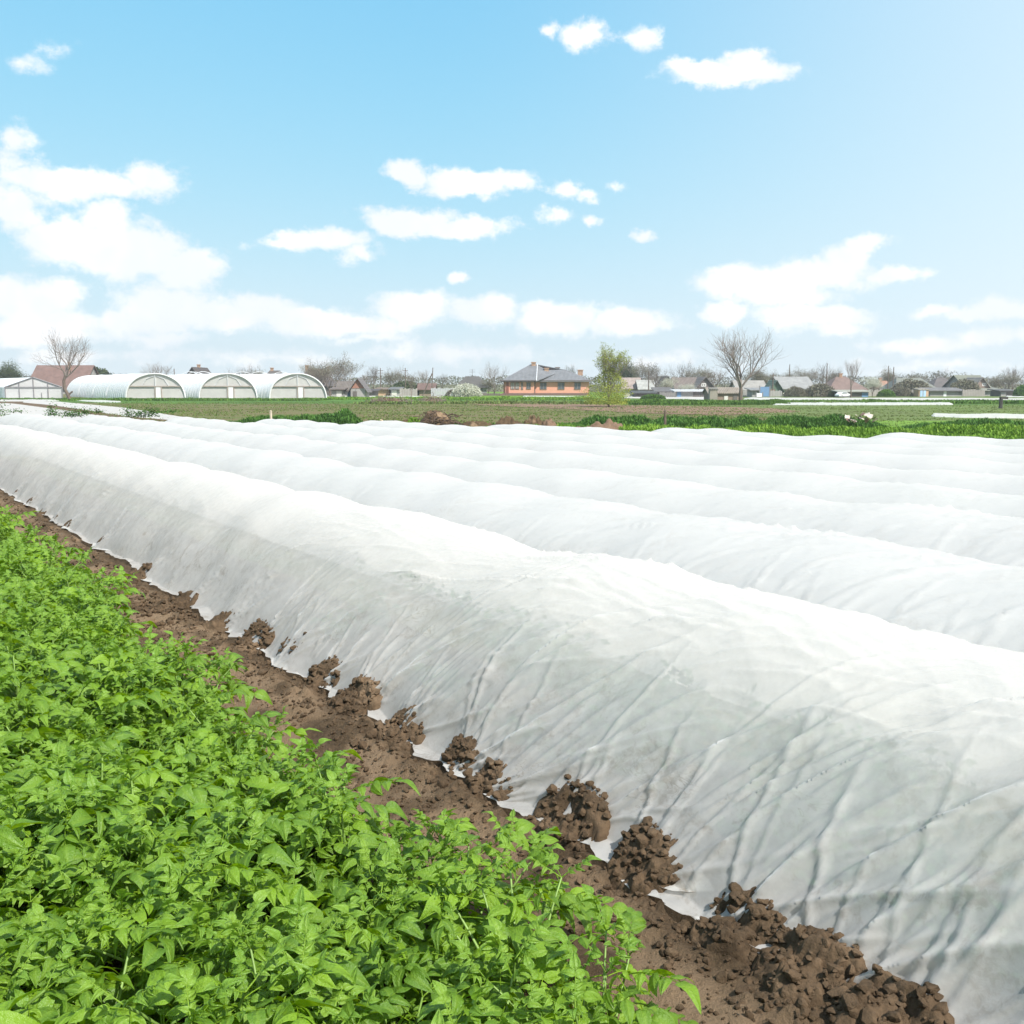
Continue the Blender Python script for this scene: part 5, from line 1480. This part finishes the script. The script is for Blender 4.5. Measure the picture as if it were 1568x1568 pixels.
def brick_house():
    """orange brick house with a hipped grey roof; two fronts meet at a corner turned to the field"""
    def fn(t, out):
        oc = t.add('ShaderNodeTexCoord').outputs['Object']
        br = t.add('ShaderNodeTexBrick', {'Vector': t.add('ShaderNodeMapping', {'Vector': oc, 'Rotation': (R(90), 0, 0)}).outputs[0], 'Color1': (0.60, 0.23, 0.15, 1), 'Color2': (0.66, 0.28, 0.19, 1), 'Mortar': (0.55, 0.37, 0.30, 1), 'Scale': 1.0, 'Mortar Size': 0.012, 'Brick Width': 0.26, 'Row Height': 0.085})
        b = t.add('ShaderNodeBsdfPrincipled', {'Base Color': br.outputs[0], 'Roughness': 0.85, 'Specular IOR Level': 0.2})
        t.put(out.inputs[0], b.outputs[0])
    MBR = material('orange_brick', fn)
    d = 152
    a = at(771, 600, d); b = at(903, 600, d); cx = (a[0] + b[0]) / 2; hw = (b[0] - a[0]) / 2
    o = thing('brick_house', 'new orange brick bungalow with a grey hipped roof in the centre', 'house', (cx, d, -.06), 0, 'houses at the far edge of the fields')
    xs = at(818, 600, d)[0] - cx                                     # the corner
    z0, ev = .38, 2.15
    mb = MB(); mb.box(-hw, hw, 1.2, 10, -.1, ev); mb.box(-hw + .25, xs, 0, 1.198, -.1, ev); mb.obj('wall', MBR, o)
    M_PL = simple('dark_plinth', (0.16, 0.10, 0.085), .9); M_TR = simple('brown_trim', (0.11, 0.085, 0.085), .6)
    mb = MB(); mb.box(-hw - .2, xs + .03, -.04, -.002, -.12, z0); mb.box(xs + .03, hw + .02, 1.14, 1.198, -.12, z0); mb.box(-hw - .5, -hw + 2, -1.0, -.05, -.12, .28); mb.obj('plinth', M_PL, o)
    mb = MB(); mb.box(-hw - .5, xs + .25, -.5, -.35, ev - .08, ev + .12); mb.box(xs + .25, hw + .5, .72, .85, ev - .08, ev + .12); gut = mb.obj('gutter', M_TR, o)
    mb = MB(); mb.box(xs + .06, xs + .18, 1.0, 1.12, z0, ev - .08); mb.obj('downpipe', M_TR, o)
    RC = rm((0.23, 0.235, 0.25))
    def R_(P, nm='roof'):
        mb = MB(); P = np.array(P, float); n = len(P); lo = P - np.array([0, 0, .1])
        mb.add(np.concatenate([P, lo]), [(q, (q + 1) % n, n + (q + 1) % n, n + q) for q in range(n)]); mb.poly(P); mb.poly(lo[::-1])
        return mb.obj(nm, RC, o)
    pk = at(822, 600, d)[0] - cx; pz = 4.65                           # peak of the left hip
    r1 = R_([(-hw - .5, -.5, ev), (xs + .3, -.5, ev), (pk + .2, 5, pz), (pk - .9, 5, pz)])
    R_([(-hw - .5, 10.3, ev), (-hw - .5, -.5, ev), (pk - .9, 5.0, pz)])
    e2 = at(869, 600, d)[0] - cx; z2 = 3.85
    R_([(xs + .3, .7, ev), (hw + .5, .7, ev), (e2, 4.6, z2), (pk + .9, 4.6, z2)])
    R_([(hw + .5, .7, ev), (hw + .5, 10.3, ev), (e2, 5.4, z2), (e2, 4.6, z2)])
    R_([(xs + .28, -.5, ev), (xs + 3.2, 3.0, 3.3), (pk + 1.0, 4.7, z2), (pk + .2, 5.0, pz)])
    R_([(hw + .5, 10.3, ev), (-hw - .5, 10.3, ev), (pk - .9, 5.02, pz), (pk + .2, 5.02, pz), (e2, 5.42, z2)])
    mb = MB(); mb.tube([(xs + .3, -.55, ev + .05), (pk + .2, 5, pz + .06)], .06, 4); mb.obj('ridge_strip', M_RIB, o)
    for (px_, zt, y) in ((818, 4.9, 4.8), (838, 4.0, 3.8), (856, 4.15, 6.0), (892, 3.75, 5.4)):
        x = at(px_, 600, d)[0] - cx; mb = MB()
        w_ = .32 if px_ != 892 else .38
        mb.box(x - w_, x + w_, y - .3, y + .3, 3.0, zt); mb.box(x - w_ - .07, x + w_ + .07, y - .37, y + .37, zt - .02, zt + .12)
        mb.obj('chimney', M_CHIM if px_ != 856 else M_SASH, r1)
    def win(p0, p1, za, zb, y, sash, cur=None):
        x0 = at(p0, 600, d)[0] - cx; x1 = at(p1, 600, d)[0] - cx; s = .10; mb = MB()
        mb.box(x0, x1, y - .08, y, za, za + s); mb.box(x0, x1, y - .08, y, zb - s, zb)
        for q in (x0, x1 - s, (x0 + x1) / 2 - s / 2): mb.box(q, q + s, y - .078, y, za + s, zb - s)
        f = mb.obj('window', sash, o)
        mb = MB(); mb.box(x0 + .03, x1 - .03, y - .035, y - .004, za + .03, zb - .03); mb.obj('pane', cur or M_PANE, f)
    M_CUR = simple('curtained_glass', (0.42, 0.38, 0.36), .4, .2, 2)
    win(782, 788, 0.95, 1.95, 0, M_SASH, M_CUR); win(789, 795, 0.95, 1.95, 0, M_SASH, M_CUR); win(798, 801, .9, 1.95, 0, M_SASH)
    win(806, 813, .95, 1.95, 0, M_SASH, M_PANE)
    for p0, p1 in ((827, 837.5), (854.5, 865), (880, 890)): win(p0, p1, .9, 1.95, 1.2, M_SASH)
    x0 = at(775, 600, d)[0] - cx; x1 = at(779, 600, d)[0] - cx
    mb = MB(); mb.box(x0, x1, -.09, -.002, .3, 2.0); mb.obj('door', simple('red_brown_door', (0.20, 0.07, 0.05), .6), o)
brick_house()
house(43, 127, 175, 1.2, 4.95, 'side', greyw, rm((0.25, 0.155, 0.13)), 'long barn with a dull red roof behind the greenhouses on the left', 9, chim=((.62, -1),))
house(281, 311, 170, 2.2, 4.5, 'front', darkw, rm((0.12, 0.10, 0.095)), 'dark gable with a chimney peeking over the middle tunnel greenhouse', 8, chim=((.45, 0),))
house(402, 425, 172, 2.2, 4.0, 'hip', darkw, rm((0.15, 0.13, 0.12)), 'dark hipped roof peeking over the last tunnel, left one', 8, chim=((.3, 0),))
house(452, 500, 150, 1.6, 4.0, 'hip', darkw, rm((0.14, 0.12, 0.12)), 'dark house with a sweeping roof behind the last tunnel arch', 9, chim=((.2, 0),), hip=.5)
house(508, 524, 128, 1.7, 2.0, 'shed', greyw, rm((0.2, 0.16, 0.14)), 'low grey shed squeezed beside the last tunnel', 4, name='shed', cat='shed', doors=((.7, .8, 1.4, pale),))
house(518, 541, 130, 1.7, 3.1, 'side', whitep, rm((0.20, 0.17, 0.15)), 'white-fronted shed with a blue door under a sloping brown roof', 5, doors=((.85, 1.1, 1.5, bluep),), name='shed', cat='shed')
house(537, 559, 129, 1.9, 3.6, 'front', greyw, rm((0.19, 0.17, 0.17)), 'small shed with a reddish board gable', 5, name='shed', cat='shed', gable_c=wm((0.30, 0.15, 0.11)), doors=((.3, .6, 1.3, darkw),))
house(560, 575, 140, 1.3, 1.5, 'shed', darkw, rm((0.12, 0.10, 0.10)), 'low black lean-to right of the reddish gable', 4, name='shed', cat='shed')
house(577, 596, 146, 1.6, 1.8, 'shed', orangew, rm((0.25, 0.19, 0.15)), 'low tan shed left of the dark bushes', 4, name='shed', cat='shed')
house(598, 612, 145, 1.6, 1.9, 'shed', greyw, rm((0.2, 0.2, 0.2)), 'low grey shed with a pale door between the dark bushes', 4, name='shed', cat='shed', doors=((.4, .9, 1.4, pale),))
house(642, 664, 150, 1.7, 2.7, 'side', brownw, rm((0.20, 0.13, 0.11)), 'low dark reddish shed left of the leaning pole', 4, name='shed', cat='shed')
house(700, 744, 160, 2.1, 4.3, 'hip', greyw, rm((0.14, 0.13, 0.12)), 'grey hipped-roof house with an antenna behind the round blossoming bush', 9, hip=.52, ant=True, wins=((.8, .9, .9, 1.7),))
house(955, 978, 150, 1.9, 3.9, 'side', cream, rm((0.42, 0.34, 0.30)), 'house with a pale tan roof behind the yellow-green tree', 8, rz=-.1)
house(980, 1000, 148, 1.8, 3.4, 'side', greyw, rm((0.46, 0.46, 0.43)), 'low house with a pale grey roof, right of the tan roof', 6)
house(972, 1002, 130, .95, 1.25, 'shed', darkw, rm((0.10, 0.10, 0.10)), 'long black lean-to below the tan roof', 3.5, name='shed', cat='shed')
house(1006, 1028, 134, 1.2, 1.9, 'shed', darkw, rm((0.17, 0.16, 0.16)), 'dark open shed with a sloping roof under the spreading bare tree', 4, name='shed', cat='shed')
house(1010, 1034, 155, 2.0, 4.3, 'front', greyw, rm((0.13, 0.12, 0.12)), 'grey gabled house behind the pale blossoming tree', 8, gable_c=wm((0.24, 0.23, 0.21)))
house(1036, 1070, 145, 1.9, 3.9, 'side', greyw, rm((0.22, 0.18, 0.16)), 'brown barn roof left of the big bare tree', 8, wins=((.2, .8, .8, 1.5, M_WSASH),))
house(1066, 1094, 142, 2.0, 4.0, 'front', darkw, rm((0.26, 0.22, 0.20)), 'dark gabled house partly under the big bare tree', 8, gable_c=wm((0.16, 0.14, 0.14)), wins=((.4, .8, 2.2, 2.9, M_WSASH),))
house(1036, 1086, 128, 1.35, 1.55, 'shed', greyw, rm((0.62, 0.63, 0.65)), 'long low shed with a pale flat roof before the barn', 4, name='shed', cat='shed', doors=((.08, .6, 1.2, bluep), (.6, .9, 1.2, darkw), (.8, .9, 1.2, darkw)))
house(1086, 1133, 110, 1.35, 2.0, 'side', brownw, rm((0.33, 0.28, 0.23)), 'ruined low brick shed with a sagging tan roof beside the big bare tree', 4, name='shed', cat='shed', over=.2, doors=((.55, .5, .7, pale), (.85, .55, .9, darkw)))
house(1087, 1099, 108.5, 1.9, 2.0, 'shed', wm((0.27, 0.24, 0.20)), rm((0.25, 0.23, 0.2)), 'upright weathered board wall at the left of the ruined shed', 1, name='shed', cat='shed', over=.05)
house(1130, 1172, 150, 1.6, 3.3, 'side', pale, rm((0.40, 0.38, 0.35)), 'pale house mostly hidden behind the big bare tree', 7)
house(1152, 1166, 135, 1.5, 1.8, 'shed', greyw, rm((0.3, 0.3, 0.3)), 'grey lean-to just right of the big bare tree', 4, name='shed', cat='shed')
house(1180, 1197, 142, 1.8, 3.3, 'front', greenp, rm((0.13, 0.19, 0.14)), 'dark green gabled shed left of the light grey roof', 5, name='shed', cat='shed', doors=((.2, .8, 1.6, brownw),))
house(1198, 1247, 145, 1.95, 4.05, 'side', cream, rm((0.36, 0.36, 0.355)), 'house with a broad light grey roof on the right', 8, rz=.12, wins=((.3, .9, .8, 1.5, M_WSASH), (.75, .9, .8, 1.5, M_WSASH)))
house(1272, 1325, 147, 1.7, 4.1, 'hip', brownw, rm((0.27, 0.19, 0.165)), 'house with a reddish brown hipped roof and white patches', 9, hip=.72, chim=((.48, 0),))
house(1285, 1330, 134, 1.2, 1.4, 'shed', darkw, rm((0.42, 0.42, 0.36)), 'dark low shed with a thin pale roof before the brown hipped house', 3, name='shed', cat='shed', doors=((.88, 1.0, 1.0, bluep),))
house(1350, 1372, 165, 1.8, 3.3, 'hip', brownw, rm((0.42, 0.24, 0.17)), 'small house with an orange-brown roof and one chimney', 6, chim=((.2, 0),), hip=.7)
house(1374, 1432, 158, 1.8, 3.9, 'hip', greyw, rm((0.25, 0.26, 0.23)), 'long house with a wide grey-green hipped roof', 9, hip=.35, wins=((.3, .9, .8, 1.5), (.6, .9, .8, 1.5)))
house(1407, 1422, 139, 1.55, 1.65, 'shed', orangew, rm((0.4, 0.36, 0.3)), 'small tan cabin with a pair of light blue doors', 2.5, name='shed', cat='shed', over=.08, doors=((.25, .42, 1.35, wm((0.35, 0.50, 0.68))), (.58, .42, 1.35, wm((0.35, 0.50, 0.68)))))
house(1430, 1472, 160, 1.9, 4.0, 'hip', darkw, rm((0.17, 0.15, 0.145)), 'dark house with a pointed roof right of the wide one', 8, hip=.75)
house(1424, 1475, 142, 1.3, 1.8, 'shed', greyw, rm((0.22, 0.21, 0.21)), 'long dark shed with a small white door under the dark house', 4, name='shed', cat='shed', doors=((.45, .5, 1.2, whitep),))
house(1478, 1516, 155, 2.0, 4.5, 'side', greyw, rm((0.24, 0.25, 0.20)), 'tall grey-green roofed house with a brown gable facing the field', 8, rz=.15)
house(1490, 1515, 150, 1.9, 4.0, 'front', brownw, rm((0.42, 0.37, 0.32)), 'brown gable end with a small white window under a half hip', 6, gable_c=wm((0.25, 0.19, 0.16)), wins=((.65, .7, 2.3, 3.0, M_WSASH),))
house(1505, 1532, 148, 1.3, 1.9, 'shed', greyw, rm((0.34, 0.35, 0.30)), 'low shed with a pale sloping roof right of the half hip', 4, name='shed', cat='shed')
house(1532, 1555, 142, 1.3, 1.5, 'shed', darkw, rm((0.15, 0.15, 0.15)), 'dark low shed near the right frame edge', 4, name='shed', cat='shed', doors=((.2, .9, 1.0, greyw),))

def fence(px0, px1, d, h, col, label, seed):
    a = at(px0, 600, d); b = at(px1, 600, d); n = int((b[0] - a[0]) / .22); r = np.random.default_rng(seed)
    o = thing('board_fence', label, 'fence', (a[0], d, -.06), 0, 'board fences before the far houses')
    mb = MB()
    for i in range(n): mb.box(i * .22, i * .22 + .19, 0, .03, .02, h * .8 * r.uniform(.9, 1.05))
    mb.obj('boards', wm(col), o, kind='stuff')
    for z in (.2, h * .6): mb = MB(); mb.box(0, n * .22, .03, .08, z, z + .08); mb.obj('rail', wm((0.2, 0.17, 0.14)), o)
    for i in range(0, n, 12): mb = MB(); mb.box(i * .22, i * .22 + .1, .08, .18, 0, h * .8); mb.obj('fence_post', wm((0.2, 0.17, 0.14)), o)
fence(612, 640, 140, 1.4, (0.30, 0.28, 0.25), 'grey board fence left of the low reddish shed', 1)
fence(660, 700, 140, 1.5, (0.36, 0.37, 0.37), 'pale grey board fence left of the round blossoming bush', 2)
fence(736, 768, 150, .45, (0.13, 0.10, 0.09), 'low dark fence left of the brick house', 3)
fence(1010, 1036, 126, .9, (0.20, 0.19, 0.18), 'dark fence under the pale blossoming tree', 4)
fence(1138, 1198, 139, 1.05, (0.34, 0.33, 0.31), 'grey fence right of the big bare tree', 5)
fence(1248, 1286, 138, 1.1, (0.36, 0.34, 0.29), 'tan fence left of the parked car', 6)
fence(1330, 1374, 143, 1.2, (0.38, 0.35, 0.32), 'pale brown fence before the small orange roof', 7)
fence(1374, 1406, 143, 1.2, (0.26, 0.24, 0.22), 'dark brown fence left of the tan cabin', 8)
fence(1474, 1510, 141, 1.2, (0.30, 0.27, 0.25), 'brown fence under the tall grey-green roof', 9)
fence(1552, 1700, 146, 1.2, (0.28, 0.26, 0.25), 'brown fence running out at the right frame edge', 10)

def pole(px, d, h, label, lean=0.0, arms=1, strut=False):
    c = at(px, 600, d); o = thing('utility_pole', label, 'pole', (c[0], d, -.06), 0, 'poles among the far houses')
    mb = MB(); mb.tube([(0, 0, 0), (lean * h, 0, h)], [.09, .06], 6, True); mb.obj('shaft', M_TRUNK, o)
    for i in range(arms): mb = MB(); mb.box(-.38 + lean * h, .38 + lean * h, -.04, .04, h - .4 - .35 * i, h - .33 - .35 * i); mb.obj('crossarm', M_TRUNK, o)
    if strut: mb = MB(); mb.tube([(-1.3, 0, 0), (lean * h - .1, 0, h * .8)], .09, 5); mb.obj('strut', M_TRUNK, o)
pole(583, 150, 4.0, 'thin pole with crossarms between the bare trees left of the sapling', 0, 2)
pole(621, 150, 4.0, 'thin pole just left of the sapling')
pole(661, 145, 4.0, 'leaning pole with a strut right of the sapling', .05, 0, True)
pole(268, 150, 3.9, 'thin pole behind the first tunnel arch', 0, 0)
pole(993, 140, 3.4, 'thin post above the pale grey roof', 0, 0)
pole(1183, 140, 3.2, 'thin pole over the dark green shed', 0, 1)
pole(1208, 170, 4.9, 'square pole left of the light grey roof', 0, 0)
pole(1265, 150, 4.7, 'straight pole between the grey and brown roofs', 0, 0)
pole(1359, 160, 4.5, 'left one of two posts before the round tan tree', 0, 0)
pole(1367, 160, 4.3, 'right one of two posts before the round tan tree', 0, 0)

# parked car and small things by the fences
c = at(1291, 600, 133); M_CAR = simple('white_car_paint', (0.72, 0.73, 0.75), .25, .03, 1, spec=.6)
o = thing('parked_car', 'white parked car beside the dark shed under the brown hipped roof', 'car', (c[0], 133, -.06), .5, scale=.5)
prof = [(-2.1, .3), (-2.1, .75), (-1.6, .9), (-1.0, 1.35), (.5, 1.4), (1.1, .95), (1.9, .8), (2.1, .55), (2.1, .3)]
mb = MB(); n = len(prof)
mb.add([(x, -.8, z) for x, z in prof] + [(x, .8, z) for x, z in prof], [(q, (q + 1) % n, n + (q + 1) % n, n + q) for q in range(n)])
mb.f3.append(np.array([(0, q, q + 1) for q in range(1, n - 1)] + [(n, n + q + 1, n + q) for q in range(1, n - 1)])); mb.obj('body', M_CAR, o)
mb = MB(); mb.poly([(-1.35, -.81, .95), (.85, -.81, .98), (.4, -.81, 1.3), (-.95, -.81, 1.27)]); mb.obj('side_window', M_PANE, o)
for x in (-1.3, 1.25):
    for y in (-.82, .82):
        th = np.linspace(0, 2 * math.pi, 13)[:-1]; mb = MB(); mb.tube([(x, y - .1, .32), (x, y + .1, .32)], .31, 12, True); mb.obj('wheel', M_DARKFRAME, o)
for (px, w_, h_, mt, lab, d) in ((1171, 2.6, 1.35, bluep, 'bright blue gate panel right of the big bare tree', 133), (1163, 1.6, .55, whitep, 'low white tarp heap left of the blue gate', 130)):
    c = at(px, 600, d); g = 14; xx, yy = np.meshgrid(np.linspace(-1, 1, g), np.linspace(-1, 1, g), indexing='ij')
    if 'gate' in lab:
        o = thing('gate', lab, 'gate', (c[0], d, -.06)); 
        mb = MB(); mb.box(-w_ / 2 * .5, w_ / 2 * .5, 0, .06, .1, h_); mb.obj('panel', mt, o)
        for s in (-1, 1): mb = MB(); mb.box(s * w_ / 4 - .06, s * w_ / 4 + .06, -.03, .12, 0, h_ + .15); mb.obj('gate_post', M_DARKFRAME, o)
    else:
        zz = h_ * (1 - sstep(np.hypot(xx, yy) + .2 * fbm(xx * 3, yy * 3, 2, 5), .1, 1)) * (1 + .3 * fbm(xx * 5, yy * 5, 2, 6))
        thing('tarp', lab, 'tarp', (c[0], d, -.06), data=mesh_np('tarp', np.stack([xx * w_, yy * 1.0, zz], -1).reshape(-1, 3), grid_faces(g, g)[:, ::-1], mt))

# ---------------------------------------------------------------- haze
mb = MB(); mb.box(-320, 340, -8, 420, -1.3, 16.0)
def haze_fn(t, out):
    v = t.add('ShaderNodeVolumePrincipled', {'Color': (0.90, 0.95, 1.0), 'Density': 0.0006, 'Anisotropy': 0.3})
    t.l.new(v.outputs[0], out.inputs['Volume'])
hz = mb.obj('haze', material('haze_air', haze_fn), kind='stuff')
